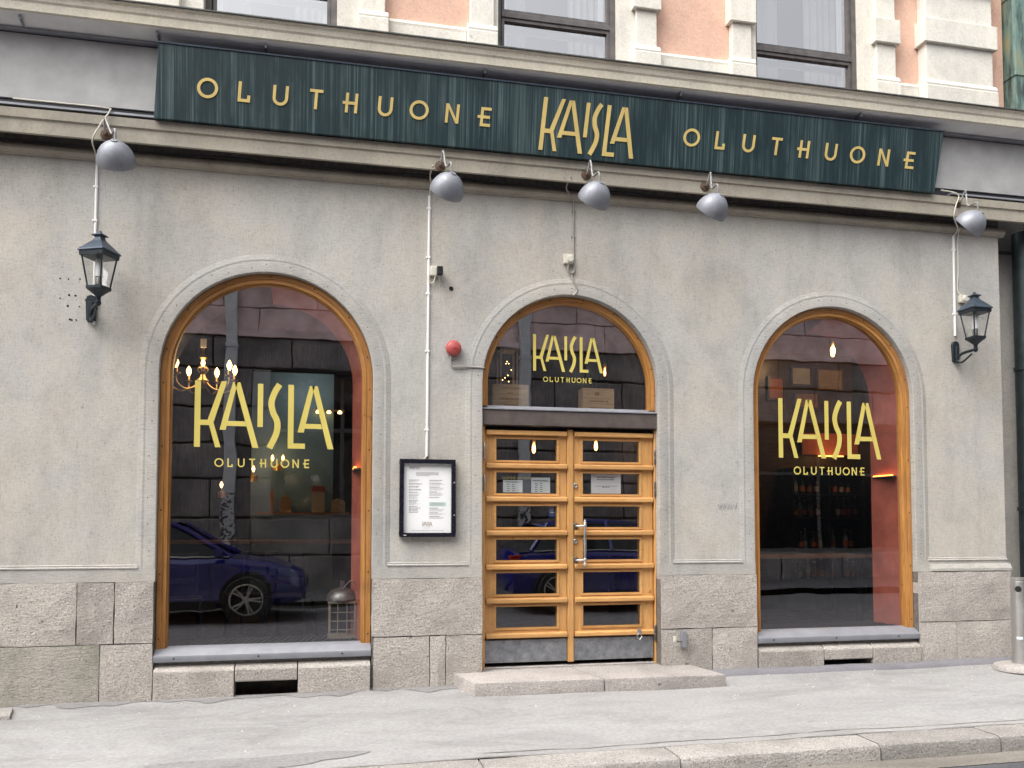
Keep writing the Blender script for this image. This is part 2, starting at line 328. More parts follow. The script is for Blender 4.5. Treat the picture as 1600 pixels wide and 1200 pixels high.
# ------------------------------------------------------------------ mesh helpers
OFF = {}
class MB:
    def __init__(s): s.v = []; s.f = []; s.uv = {}
    def add(s, vs, fs):
        o = len(s.v); s.v += [tuple(p) for p in vs]; s.f += [tuple(i+o for i in f) for f in fs]; return s
    def box(s, x0, x1, y0, y1, z0, z1):
        return s.add([(x0,y0,z0),(x1,y0,z0),(x1,y1,z0),(x0,y1,z0),(x0,y0,z1),(x1,y0,z1),(x1,y1,z1),(x0,y1,z1)],
                     [(0,3,2,1),(4,5,6,7),(0,1,5,4),(1,2,6,5),(2,3,7,6),(3,0,4,7)])
    def hexa(s, p): # 8 points as in box
        return s.add(p, [(0,3,2,1),(4,5,6,7),(0,1,5,4),(1,2,6,5),(2,3,7,6),(3,0,4,7)])
    def prism(s, poly, y0, y1):          # polygon in xz (counter-clockwise seen from -y), extruded y0 (front) to y1
        n = len(poly)
        vs = [(x, y0, z) for x, z in poly]+[(x, y1, z) for x, z in poly]
        fs = [tuple(range(n)), tuple(range(2*n-1, n-1, -1))]+[((i+1) % n, i, i+n, (i+1) % n+n) for i in range(n)]
        return s.add(vs, fs)
    def extrude_x(s, prof, x0, x1):      # profile of (y,z), closed polygon
        n = len(prof)
        vs = [(x0, y, z) for y, z in prof]+[(x1, y, z) for y, z in prof]
        return s.add(vs, [tuple(range(n)), tuple(range(2*n-1, n-1, -1))]+[((i+1) % n, i, i+n, (i+1) % n+n) for i in range(n)])
    def tube(s, path, r, seg=10, cap=True):
        P = [Vector(p) for p in path]; rs = r if hasattr(r, '__len__') else [r]*len(P)
        up = Vector((0.13, 0.31, 0.94)); rings = []
        for i, p in enumerate(P):
            t = (P[min(i+1, len(P)-1)]-P[max(i-1, 0)]).normalized()
            a = t.cross(up)
            if a.length < 0.1: a = t.cross(Vector((1, 0, 0)))
            a.normalize(); b_ = t.cross(a)
            if rings: pass
            rings.append([p+(a*math.cos(2*math.pi*k/seg)+b_*math.sin(2*math.pi*k/seg))*rs[i] for k in range(seg)])
        vs = [q for r_ in rings for q in r_]; fs = []
        for i in range(len(P)-1):
            for k in range(seg):
                fs.append((i*seg+k, i*seg+(k+1) % seg, (i+1)*seg+(k+1) % seg, (i+1)*seg+k))
        if cap: fs += [tuple(range(seg-1, -1, -1)), tuple((len(P)-1)*seg+k for k in range(seg))]
        return s.add(vs, fs)
    def lathe(s, prof, c=(0, 0, 0), axis=None, seg=24, a0=0.0, caps=True):   # prof: (r, h) up the axis
        ax = Vector(axis or (0, 0, 1)).normalized(); q = Vector((0, 0, 1)).rotation_difference(ax); c = Vector(c)
        vs = []; fs = []
        for r, h in prof:
            for k in range(seg):
                t = a0+2*math.pi*k/seg; vs.append(c+q @ Vector((r*math.cos(t), r*math.sin(t), h)))
        for i in range(len(prof)-1):
            for k in range(seg):
                fs.append((i*seg+k, i*seg+(k+1) % seg, (i+1)*seg+(k+1) % seg, (i+1)*seg+k))
        if caps and prof[0][0] > 1e-4: fs.append(tuple(range(seg-1, -1, -1)))
        if caps and prof[-1][0] > 1e-4: fs.append(tuple((len(prof)-1)*seg+k for k in range(seg)))
        return s.add(vs, fs)
    def build(s, name, mat, parent=None, bev=0.0, smooth=False, label=None, jit=None):
        off = OFF.get(parent.name, Vector()) if parent else Vector()
        me = bpy.data.meshes.new(name)
        me.from_pydata([tuple(Vector(p)-off) for p in s.v], [], s.f)
        if s.uv:
            uvl = me.uv_layers.new(name='UVMap')
            for pl in me.polygons:
                for li in pl.loop_indices: uvl.data[li].uv = s.uv.get(me.loops[li].vertex_index, (0, 0))
        bm = bmesh.new(); bm.from_mesh(me)
        bmesh.ops.remove_doubles(bm, verts=bm.verts, dist=1e-6)
        bmesh.ops.recalc_face_normals(bm, faces=bm.faces)
        if bev:
            ed = [e for e in bm.edges if len(e.link_faces) == 2 and e.calc_face_angle(0) > 0.5]
            bmesh.ops.bevel(bm, geom=ed, offset=bev, segments=2 if bev > 0.004 else 1, affect='EDGES', profile=0.6, clamp_overlap=True)
        if jit: jit(bm)
        bm.to_mesh(me); bm.free()
        if smooth:
            for p in me.polygons: p.use_smooth = True
            me.set_sharp_from_angle(angle=R(38))
        me.materials.append(MAT[mat])
        o = bpy.data.objects.new(name, me); COL.objects.link(o)
        if parent: o.parent = parent; OFF[o.name] = off.copy()
        else: OFF[o.name] = Vector()
        if label: o['label'] = label
        return o
def thing(name, label, cat, loc=(0, 0, 0), group=None, kind=None):
    o = bpy.data.objects.new(name, None); COL.objects.link(o); o.location = loc; o.empty_display_size = 0.1
    OFF[o.name] = Vector(loc)
    tag(o, label, cat, group, kind); return o
def tag(o, label=None, cat=None, group=None, kind=None):
    if label: o['label'] = label
    if cat: o['category'] = cat
    if group: o['group'] = group
    if kind: o['kind'] = kind
    return o
def copy_tree(o, parent=None):
    c = o.copy(); COL.objects.link(c); c.parent = parent
    for ch in list(o.children): copy_tree(ch, c)
    return c
def origin_to_base(o):       # put a one-mesh thing's origin at the middle of its base
    me = o.data; xs = [v.co.copy() for v in me.vertices]
    c = Vector(((min(p.x for p in xs)+max(p.x for p in xs))/2, (min(p.y for p in xs)+max(p.y for p in xs))/2, min(p.z for p in xs)))
    me.transform(Matrix.Translation(-c)); o.location = c; return o
def arch_path(cx, half, zs, z0, seg=28, grow=0.0, bottom=True):
    """(x,z) points from the left foot up over the arch to the right foot"""
    r = half+grow; p = []
    if bottom: p.append((cx-r, z0))
    p += [(cx-r*math.cos(math.pi*k/seg), zs+r*math.sin(math.pi*k/seg)) for k in range(seg+1)]
    if bottom: p.append((cx+r, z0))
    return p
def arch_sweep(mb, cx, half, zs, z0, prof, seg=28):
    """sweep a profile of (outward, y) round an arch; outward is measured from the opening edge"""
    rings = []; s_along = 0.0; last = None; o = len(mb.v)
    for j, (g, y) in enumerate(prof): rings.append(arch_path(cx, half, zs, z0, seg, g))
    npt = len(rings[0])
    for i in range(npt):
        p0 = rings[0][i]
        if last: s_along += math.hypot(p0[0]-last[0], p0[1]-last[1])
        last = p0; t = 0.0
        for j, (g, y) in enumerate(prof):
            if j: t += math.hypot(g-prof[j-1][0], y-prof[j-1][1])
            mb.uv[len(mb.v)] = (s_along, t); mb.v.append((rings[j][i][0], y, rings[j][i][1]))
    m = len(prof)
    for i in range(npt-1):
        for j in range(m-1):
            mb.f.append((o+i*m+j, o+i*m+j+1, o+(i+1)*m+j+1, o+(i+1)*m+j))
    return mb
def arch_fill(cx, half, zs, z0, y, seg=28):
    p = arch_path(cx, half, zs, z0, seg); mb = MB()
    mb.add([(x, y, z) for x, z in p], [tuple(range(len(p)-1, -1, -1))]); return mb

# ------------------------------------------------------------------ lettering
def stroke_poly(pts, w):
    L = []; Rr = []
    for i, p in enumerate(pts):
        a = Vector(pts[max(i-1, 0)]); c = Vector(pts[min(i+1, len(pts)-1)]); t = (c-a).normalized()
        nn = Vector((-t.y, t.x))*w/2
        L.append((p[0]+nn.x, p[1]+nn.y)); Rr.append((p[0]-nn.x, p[1]-nn.y))
    return L, Rr
def ring(cx, cy, ro, ri, a0, a1, seg):
    quads = []
    for k in range(seg):
        t0 = a0+(a1-a0)*k/seg; t1 = a0+(a1-a0)*(k+1)/seg
        quads.append([(cx+ri*math.cos(t0), cy+ri*math.sin(t0)), (cx+ro*math.cos(t0), cy+ro*math.sin(t0)),
                      (cx+ro*math.cos(t1), cy+ro*math.sin(t1)), (cx+ri*math.cos(t1), cy+ri*math.sin(t1))])
    return quads
def strip(pts, w):
    L, Rr = stroke_poly(pts, w)
    return [[Rr[i], Rr[i+1], L[i+1], L[i]] for i in range(len(pts)-1)]
def rect(x0, x1, y0, y1): return [(x0, y0), (x1, y0), (x1, y1), (x0, y1)]
def catmull(P, n=6):
    out = []
    for i in range(len(P)-1):
        p0, p1, p2, p3 = [Vector(P[max(0, min(len(P)-1, k))]) for k in (i-1, i, i+1, i+2)]
        for k in range(n):
            t = k/n
            q = 0.5*((2*p1)+(-p0+p2)*t+(2*p0-5*p1+4*p2-p3)*t*t+(-p0+3*p1-3*p2+p3)*t**3)
            out.append((q.x, q.y))
    out.append(tuple(P[-1])); return out
BIG = [
 ('K', [[(0,0),(.085,0),(.085,1),(0,1)], [(.085,.33),(.215,.33),(.19,.41),(.085,.41)], [(.19,.41),(.275,.37),(.465,1),(.385,1)], [(.305,0),(.385,0),(.275,.37),(.19,.41)]]),
 ('A', [[(.365,.265),(.455,.265),(.62,.99),(.55,.99)], [(.85,0),(.94,0),(.66,.99),(.575,.99)], [(.47,.325),(.765,.325),(.745,.40),(.487,.40)]]),
 ('I', [[(.92,.32),(1.0,.32),(1.0,.98),(.92,.98)]]),
 ('S', strip(catmull([(1.245,.98),(1.175,.86),(1.125,.70),(1.15,.55),(1.215,.40),(1.20,.22),(1.10,0)], 5), .092)),
 ('L', [[(1.375,0),(1.635,0),(1.635,.08),(1.375,.08)], [(1.375,.08),(1.46,.08),(1.46,.98),(1.375,.98)]]),
 ('A', [[(1.52,.25),(1.615,.25),(1.775,.97),(1.70,.97)], [(1.98,0),(2.07,0),(1.82,.97),(1.735,.97)], [(1.625,.31),(1.895,.31),(1.875,.385),(1.645,.385)]]),
]
w_ = .148
SMALL = {
 'O': ring(0, .5, .5, .5-w_, 0, 2*math.pi, 28),
 'L': [rect(-.30, .30, 0, w_), rect(-.30, -.30+w_, w_, 1), rect(.30-w_, .30, w_, .34)],
 'U': ring(0, .38, .38, .38-w_, math.pi, 2*math.pi, 14)+[rect(-.38, -.38+w_, .38, 1), rect(.38-w_, .38, .38, 1)],
 'T': [rect(-.33, .33, 1-w_, 1), rect(-w_/2, w_/2, 0, 1-w_)],
 'H': [rect(-.28, -.28+w_, 0, 1), rect(.19, .19+w_, 0, 1), rect(-.28+w_, .19, .42, .42+w_), rect(-.42, -.28, .42, .42+w_)],
 'N': [rect(-.36, -.36+w_, 0, 1), rect(.36-w_, .36, 0, 1), [(.36-w_-.20, 0), (.36-w_, 0), (-.36+w_+.20, 1), (-.36+w_, 1)][:0] or [(.36-w_, 0), (.36-w_, .26), (-.36+w_, 1), (-.36+w_, .74)]],
 'E': [rect(-.24, -.24+w_, 0, 1), rect(-.24+w_, .32, 0, w_), rect(-.24+w_, .32, 1-w_, 1), rect(-.24+w_, .27, .42, .42+w_), rect(-.40, -.24, .42, .42+w_)],
}
def put_letter(polys, T, parent, mat, thick, name='letter'):
    """polys in unit coordinates, T maps (x,y,depth) to the world; each stroke lies on its own level"""
    mb = MB()
    for i, poly in enumerate(polys):
        n_ = len(poly); d = thick
        vs = [T(x, y, d) for x, y in poly]+[T(x, y, 0) for x, y in poly]
        mb.add(vs, [tuple(range(n_)), tuple(range(2*n_-1, n_-1, -1))]+[((k+1) % n_, k, k+n_, (k+1) % n_+n_) for k in range(n_)])
    return mb.build(name, mat, parent)
def kaisla(T, parent, mat, thick):
    for ch, polys in BIG: put_letter(polys, T, parent, mat, thick)
def word(text, T, parent, mat, thick, pitch):
    for i, ch in enumerate(text):
        put_letter([[(x+i*pitch, y) for x, y in p] for p in SMALL[ch]], T, parent, mat, thick)
def text_mesh(name, txt, x, y, z, size, mat, parent, align='LEFT', label=None):
    cu = bpy.data.curves.new('t', 'FONT'); cu.body = txt; cu.size = size; cu.align_x = align; cu.resolution_u = 2
    o = bpy.data.objects.new('t', cu); COL.objects.link(o)
    dg = bpy.context.evaluated_depsgraph_get()
    me = bpy.data.meshes.new_from_object(o.evaluated_get(dg)); bpy.data.objects.remove(o)
    off = OFF.get(parent.name, Vector())
    me.transform(Matrix.Translation(Vector((x, y, z))-off) @ Matrix.Rotation(math.pi/2, 4, 'X'))
    me.materials.append(MAT[mat]); me.name = name
    ob = bpy.data.objects.new(name, me); COL.objects.link(ob); ob.parent = parent
    if label: ob['label'] = label
    return ob

# ================================================================== GROUND
def gz(x, y): return 0.006*(x-1.5)+0.017*y+0.008
def sheet(name, x0, x1, y0, y1, mat, nx=40, ny=12, zf=gz, dz=0.0):
    mb = MB(); vs = []
    for j in range(ny+1):
        for i in range(nx+1):
            x = x0+(x1-x0)*i/nx; y = y0+(y1-y0)*j/ny; vs.append((x, y, zf(x, y)+dz))
    fs = [(j*(nx+1)+i, j*(nx+1)+i+1, (j+1)*(nx+1)+i+1, (j+1)*(nx+1)+i) for j in range(ny) for i in range(nx)]
    mb.add(vs, fs); return tag(mb.build(name, mat, smooth=True), kind='structure')
def wavy(x, y): return gz(x, y)+0.004*math.sin(x*2.1+y*3)+0.003*math.sin(x*5.3-y*4.1)
KB = -2.17; KW = 0.27                      # back of the kerb, its width
sheet('pavement', -12, 24, KB, 0.02, 'pavement_asphalt', 180, 24, wavy)
def rz(x, y): return gz(x, KB-KW)-0.10+0.012*min(0.0, y-(KB-KW))*-0.6
tag(sheet('road', -40, 60, -8.3, KB-KW-0.22, 'road_asphalt', 100, 20, rz), 'dark asphalt road at the bottom right corner')
sheet('gutter', -40, 60, KB-KW-0.22, KB-KW+0.02, 'gutter_grit', 100, 2, rz, 0.004)
sheet('far_pavement', -40, 60, -11.0, -8.3, 'road_asphalt', 60, 6, lambda x, y: rz(x, -8.3)+0.12)
kerb = thing('kerb', 'row of worn granite kerb stones along the road edge', 'kerb', (2, KB-KW/2, 0), kind='structure')
xs_k = [-3.2, -1.7, -0.35, 0.95, 2.15, 3.52, 4.42, 5.6, 6.9, 8.2]
for a, c in zip(xs_k, xs_k[1:]):
    mb = MB(); nx = 8; rows = []
    for i in range(nx+1):
        x = a+0.006+(c-a-0.012)*i/nx; yb, yf = KB, KB-KW; w1 = random.uniform(-.004, .004); w2 = random.uniform(-.007, .007)
        zt = gz(x, yb)+0.006
        rows.append([(x, yb, zt-0.3), (x, yb, zt-0.012), (x, yb-0.015, zt+w1*.5), (x, yf+0.035+w2, zt-0.004+w1*.5), (x, yf+0.012+w2, zt-0.014), (x, yf+w2, zt-0.038), (x, yf+w2*.6-0.004, zt-0.3)])
    vs = [p for r_ in rows for p in r_]; m_ = len(rows[0])
    fs = [(i*m_+j, i*m_+j+1, (i+1)*m_+j+1, (i+1)*m_+j) for i in range(nx) for j in range(m_-1)]
    fs += [tuple(range(m_)), tuple(nx*m_+j for j in range(m_-1, -1, -1))]
    mb.add(vs, fs).build('kerb_stone', 'granite_kerb', kerb, smooth=True)
for nm, x0, x1 in (('kerb_run', -40, -3.2), ('kerb_run', 8.2, 60)):
    mb = MB(); mb.hexa([(x0, KB-KW, -.7), (x1, KB-KW, -.4), (x1, KB, -.4), (x0, KB, -.7), (x0, KB-KW, gz(x0, KB)), (x1, KB-KW, gz(x1, KB)), (x1, KB, gz(x1, KB)), (x0, KB, gz(x0, KB))])
    mb.build(nm, 'granite_kerb', kerb)
for y_b, amp, x0c, x1c in ((KB+.11, .025, 1.0, 5.6), (KB+.012, .004, -3.2, 8.2)):
    mb = MB(); pts = []; x = x0c; yv = y_b
    while x < x1c:
        yv += random.uniform(-1, 1)*amp*.35+(y_b-yv)*.15; w2 = random.uniform(.002, .0065); pts.append((x, yv, w2)); x += .07
    vs = [p for x, y, w2 in pts for p in ((x, y-w2, wavy(x, y)+.003), (x, y+w2, wavy(x, y)+.003))]
    mb.add(vs, [(2*i, 2*i+2, 2*i+3, 2*i+1) for i in range(len(pts)-1)])
    tag(mb.build('pavement_crack', 'gutter_grit'), kind='structure')
# swept dirt along the foot of the wall and an old asphalt patch near the kerb
mb = MB(); vs = []; n_ = 90
for i in range(n_+1):
    x = -2.9+(1.15+2.9)*i/n_; w2 = .10+.07*math.sin(i*.31)+.04*math.sin(i*.83+1)+random.uniform(-.02, .02)
    for t in (0, .4, 1): y = -.005-max(.03, w2)*t; vs.append((x, y, wavy(x, y)+.004+(.010*(1-t) if t < 1 else 0)))
mb.add(vs, [(i*3+j, i*3+j+1, (i+1)*3+j+1, (i+1)*3+j) for i in range(n_) for j in range(2)])
tag(mb.build('dirt_strip', 'pavement_dirt', smooth=True), kind='structure')
mb = MB(); vs = [(-.35, -1.93, wavy(-.35, -1.93)+.004)]
for k in range(28):
    t = 2*math.pi*k/28; r_ = 1+.18*math.sin(3*t)+random.uniform(-.06, .06); x = -.35+.62*r_*math.cos(t); y = -1.93+.13*r_*math.sin(t); vs.append((x, y, wavy(x, y)+.004))
mb.add(vs, [(0, k+1, (k+1) % 28+1) for k in range(28)])
tag(mb.build('asphalt_patch', 'pavement_dirt'), kind='structure')
# asphalt fillet along the right part of the plinth
mb = MB(); nx = 30; vs = []
for i in range(nx+1):
    x = 3.32+(6.75-3.32)*i/nx; zz = wavy(x, -.1)
    for y, h in ((0.0, .045), (-.035, .043), (-.085, .034), (-.115, .014), (-.13, -.02)): vs.append((x, y-0.03, zz+h+random.uniform(-.003, .003)))
mb.add(vs, [(i*5+j, i*5+j+1, (i+1)*5+j+1, (i+1)*5+j) for i in range(nx) for j in range(4)])
tag(mb.build('asphalt_fillet', 'fillet_asphalt', smooth=True), 'dark asphalt fillet along the foot of the right wall', kind='structure')
slab = MB().hexa([(-3.2, -.46, gz(-3, -.4)-.1), (-2.17, -.46, gz(-2.2, -.4)-.1), (-2.24, -.17, gz(-2.2, -.2)-.1), (-3.2, -.17, gz(-3, -.2)-.1),
           (-3.2, -.46, gz(-3, -.4)+.03), (-2.17, -.46, gz(-2.2, -.4)+.03), (-2.24, -.17, gz(-2.2, -.2)+.03), (-3.2, -.17, gz(-3, -.2)+.03)]).build('paving_slab', 'granite_kerb', bev=.008)
tag(origin_to_base(slab), 'pale stone slab lying at the foot of the wall, far left corner', 'slab')

# ================================================================== THE BUILDING
B = thing('restaurant_building', 'grey rendered restaurant front with three arches under a salmon upper storey', 'building', (2.2, 0.3, 0))
ZS = 2.637; GT = 0.93; RT = 1.036; JT = 0.444; WT = 4.40
XL, XR = -9.0, 6.717
WINS = [(-0.43, 0.858), (4.825, 0.858)]
DOOR = (2.196, 0.820)
OPEN = [(-0.43, 0.858, 0.29), (2.196, 0.820, 0.10), (4.825, 0.858, 0.29)]
BW = 0.125                                 # width of the arch surround
# plaster field (y = 0.016) with three arched gaps, edges hidden under the surrounds
mb = MB(); x = XL; yF = 0.010
def wall_rect(x0, x1, z0, z1): mb.add([(x0, yF, z0), (x1, yF, z0), (x1, yF, z1), (x0, yF, z1)], [(0, 1, 2, 3)])
for cx, h, zb in OPEN:
    r = h+BW-0.01
    wall_rect(x, cx-r, RT-0.02, WT)
    p = arch_path(cx, h, ZS, RT-0.02, 28, BW-0.01, False)
    for (xa, za), (xb, zb_) in zip(p, p[1:]):
        mb.add([(xa, yF, za), (xb, yF, zb_), (xb, yF, WT), (xa, yF, WT)], [(0, 1, 2, 3)])
    x = cx+r
wall_rect(x, XR, RT-0.02, WT)
# right return and the recessed strip beside it
mb.add([(XR, yF, 0), (XR, 0.40, 0), (XR, 0.40, WT), (XR, yF, WT)], [(0, 1, 2, 3)])
mb.build('plaster_wall', 'plaster', B)
MB().box(XR+0.001, 9.5, 0.30, 0.45, -0.2, 5.45).build('recessed_wall', 'plaster', B)
# arch surrounds with a bead along the outer edge
for cx, h, zb in OPEN:
    mb = MB(); z0 = RT
    arch_sweep(mb, cx, h, ZS, z0, [(0, .16), (0, .004), (.004, 0), (.084, 0), (.090, .002), (.096, .002), (.102, .0005), (.108, .0), (.114, .001), (.122, .004), (.134, .0072), (.150, .0094), (.156, .013)])
    mb.build('arch_surround', 'surround', B, smooth=True)
    holes = MB()
    for k in range(17):
        t = math.pi*(k+.5+random.uniform(-.2, .2))/17; rr = h+random.uniform(.03, .07)
        holes.lathe([(.0042, 0), (.0036, .004), (0, .004)], (cx-rr*math.cos(t), 0.0015, ZS+rr*math.sin(t)), (0, -1, 0), 8)
    for k in range(7):
        for sgn in (-1, 1): holes.lathe([(.0042, 0), (.0036, .004), (0, .004)], (cx+sgn*(h+random.uniform(.03, .07)), 0.0015, RT+.1+k*.21+random.uniform(-.05, .05)), (0, -1, 0), 8)
    ho = holes.build('screw_holes', 'hole_black', B); ho['kind'] = 'stuff'
# flat rail between plinth and panels, with its moulding
edges = [XL]+[v for cx, h, zb in OPEN for v in (cx-h, cx+h)]+[XR+.002]
for i in range(0, len(edges), 2):
    a, c = edges[i], edges[i+1]
    mb = MB().box(a, c, 0.0, 0.2, GT, RT)
    a2 = a+(BW+.004 if i else 0); c2 = c-(BW+.004 if i < 6 else 0)
    mb.extrude_x([(.03, RT-.001), (-.006, RT-.001), (-.008, RT+.008), (.002, RT+.016), (.0, RT+.026), (.014, RT+.034), (.03, RT+.034)], a2, c2)
    mb.build('wall_rail', 'surround', B)
# far right panel foot spreads out a little
MB().extrude_x([(.03, GT+.005), (-.03, GT+.005), (-.03, GT+.03), (-.008, GT+.075), (.03, GT+.075)], 5.83, XR+.03).build('base_moulding', 'surround', B)

# granite plinth, block by block
def jit_stone(amt):
    def f(bm):
        for v in bm.verts:
            v.co.y += random.uniform(-amt, amt)*0.6; v.co.x += random.uniform(-amt, amt)*0.35; v.co.z += random.uniform(-amt, amt)*0.35
    return f
def stone(x0, x1, z0, z1, y0=-0.035, y1=0.3, mat='granite', bev=0.010, g=0.004):
    mb = MB(); nx = max(2, int((x1-x0)/.12)); nz = max(2, int((z1-z0)/.12)); vs = []; fs = []
    x0 += g; x1 -= g; z0 += g; z1 -= g
    for j in range(nz+1):
        for i in range(nx+1):
            e = min(i, nx-i, j, nz-j)
            x = x0+(x1-x0)*i/nx; z = z0+(z1-z0)*j/nz
            vs.append((x+random.uniform(-.003, .003), y0+(random.uniform(.004, .010) if e == 0 else random.uniform(-.004, .003)), z+random.uniform(-.003, .003)))
    q = lambda i, j: j*(nx+1)+i
    fs = [(q(i, j), q(i+1, j), q(i+1, j+1), q(i, j+1)) for j in range(nz) for i in range(nx)]
    rim = [q(i, 0) for i in range(nx+1)]+[q(nx, j) for j in range(1, nz+1)]+[q(i, nz) for i in range(nx-1, -1, -1)]+[q(0, j) for j in range(nz-1, 0, -1)]
    o = len(vs); vs += [(vs[k][0], y1, vs[k][2]) for k in rim]; L = len(rim)
    # rounded arris ring just behind the face
    fs += [(rim[(k+1) % L], rim[k], o+k, o+(k+1) % L) for k in range(L)]
    mb.add(vs, fs); return mb.build('granite_block', mat, B)
px = lambda u, v=950: at(u, v, -.035)[0]
def row(xs, z0, z1, mats=None, **kw):
    for i, (a, c) in enumerate(zip(xs, xs[1:])): stone(a, c, z0, z1, mat=(mats[i] if mats else 'granite'), **kw)
xw = [c for cx, h, zb in OPEN for c in (cx-h, cx+h)]
row([-5.4, -3.6, -2.75, px(119), px(178), xw[0]], JT, GT)
row([-5.4, -3.1, px(157), xw[0]+.0], -.15, JT, ['granite', 'granite_moss', 'granite'])
row([xw[1], xw[2]], JT, GT)
row([xw[1]+.015, px(672), px(697), xw[2]], -.15, JT)
row([xw[3], xw[4]], JT, GT)
row([xw[3], px(1113), xw[4]], -.15, JT)
row([xw[5], XR+.02], JT, GT)
row([xw[5], px(1495), XR+.02], -.15, JT)
MB().box(XL, XR, -0.005, 0.25, -.2, GT-.002).build('mortar_bed', 'joint_mortar', B) if False else None
for i in range(0, 8, 2):
    a = [XL, xw[1], xw[3], xw[5]][i//2]; c = [xw[0], xw[2], xw[4], XR][i//2]
    MB().box(a+.002, c-.002, -0.012, 0.25, -.2, GT-.004).build('mortar_bed', 'joint_mortar', B)
# stones under the windows, with a short lintel over a cellar vent
for (cx, h), cuts in zip(WINS, ((367, 465), (1284, 1360))):
    a, c = cx-h+.004, cx+h-.004; m1, m2 = at(cuts[0], 1060)[0], at(cuts[1], 1060)[0]
    for x0, x1, zb in ((a, m1, -.15), (m1, m2, .118), (m2, c, -.15)):
        mb = MB(); x0 += .004; x1 -= .004
        zb2 = zb
        mb.extrude_x([(.3, zb2), (-.045, zb2), (-.05, zb2+.01), (-.052, .212), (-.045, .222), (.02, .262), (.3, .262)], x0, x1)
        mb.build('sill_stone', 'granite', B, bev=.005)
    MB().box(m1-.02, m2+.02, .16, .22, -.2, .30).build('cellar_vent', 'vent_brown', B)
    MB().box(a, c, .02, .2, .20, .288).build('mortar_bed', 'joint_mortar', B)

# old fixing holes, a scuff of pencil and a dab of orange paint
mb = MB()
for u, v in ((94, 435), (107, 436), (125, 436), (94, 466), (108, 461), (118, 462), (106, 478), (124, 479), (109, 499), (119, 500), (134, 469), (112, 500), (300, 1148)):
    if v < 1000:
        x, z = at(u, v, yF); mb.lathe([(random.uniform(.005, .010), 0), (.005, .002), (0, .002)], (x, yF-.001, z), (0, -1, 0), 8)
o_ = mb.build('fixing_holes', 'hole_black', B); o_['kind'] = 'stuff'
mb = MB()
for k in range(16):
    x, z = at(1122+k*1.9, 792+(k % 3)*2-2, yF); hh = random.uniform(.02, .06); w2 = random.uniform(.002, .004); sl_ = random.uniform(.0, .03)
    mb.add([(x, yF-.0015, z-hh/2), (x+w2, yF-.0015, z-hh/2), (x+w2+sl_, yF-.0015, z+hh/2), (x+sl_, yF-.0015, z+hh/2)], [(0, 1, 2, 3)])
o_ = mb.build('scribble', 'ink', B); o_['kind'] = 'stuff'
# ------------------------------------------------------------------ cornice
def z_(z): return z+1.4
X0, X1 = XL, 9.5
MB().extrude_x([(.02, z_(2.915)), (-.012, z_(2.915)), (-.014, z_(2.928)), (-.032, z_(2.94)), (-.042, z_(2.955)), (-.040, z_(2.975)), (-.026, z_(2.988)), (-.020, z_(2.998)), (.02, z_(3.0))], X0, XR+.05).build('roll_moulding', 'band', B, smooth=True)
MB().extrude_x([(.02, z_(3.14)), (-.145, z_(3.14)), (-.150, z_(3.02)), (-.18, z_(3.02)), (-.182, z_(3.125)), (-.196, z_(3.135)), (-.20, z_(3.205)), (.02, z_(3.215))], X0, X1).build('architrave', 'band', B)
MB().box(X0, XR, .0, .02, z_(3.0), z_(3.1399)).build('recess_shade_back', 'joint_mortar', B)  # dark colour stands in for the shade in the hollow under the band
MB().box(X0, X1, -.150, .02, z_(3.216), z_(3.837)).build('fascia_back', 'black_plastic', B)
jx = [-9.0, -6.2, -3.4, at(97, 60, -.16)[0]-1.9, -1.2]
for a, c in ((-9.0, -5.5), (-5.5, -3.15), (-3.15, -1.30), (5.85, 8.2), (8.2, 9.5)):
    MB().box(a+.004, c-.004, -.166, -.1505, z_(3.292), z_(3.812)).build('fascia_panel', 'fascia_metal', B, bev=.002)
MB().box(-9, -1.28, -.206, -.150, z_(3.224), z_(3.240)).build('fascia_rail', 'sill_metal', B)
MB().box(6.0, 9.5, -.206, -.150, z_(3.224), z_(3.240)).build('fascia_rail', 'sill_metal', B)
MB().box(X0, X1, -.215, -.1505, z_(3.822), z_(3.836)).build('fascia_lip', 'sill_metal', B)
# cove under the crown moulding
MB().extrude_x([(.02, z_(3.838)), (-.203, z_(3.838)), (-.210, z_(3.842)), (-.30, z_(3.872)), (-.352, z_(3.893)), (-.02, z_(3.95))], X0, X1).build('cornice_cove', 'cove_metal', B)
MB().extrude_x([(.02, z_(3.951)), (-.30, z_(3.903)), (-.362, z_(3.878)), (-.376, z_(3.884)), (-.380, z_(3.945)), (-.392, z_(3.960)), (-.40, z_(3.998)), (-.418, z_(4.010)), (-.420, z_(4.018)), (.02, z_(4.10))], X0, X1).build('cornice', 'cornice', B)
MB().extrude_x([(.02, z_(4.102)), (-.424, z_(4.019)), (-.432, z_(4.020)), (-.432, z_(4.030)), (.02, z_(4.118))], X0, X1).build('flashing', 'flashing', B)
for u in (30, 245, 415, 757, 1062, 1342):
    xx = at(u, 100, -.3)[0]
    MB().box(xx-.006, xx+.006, -.325, -.22, z_(3.836), z_(3.872)).build('soffit_bracket', 'sill_metal', B)

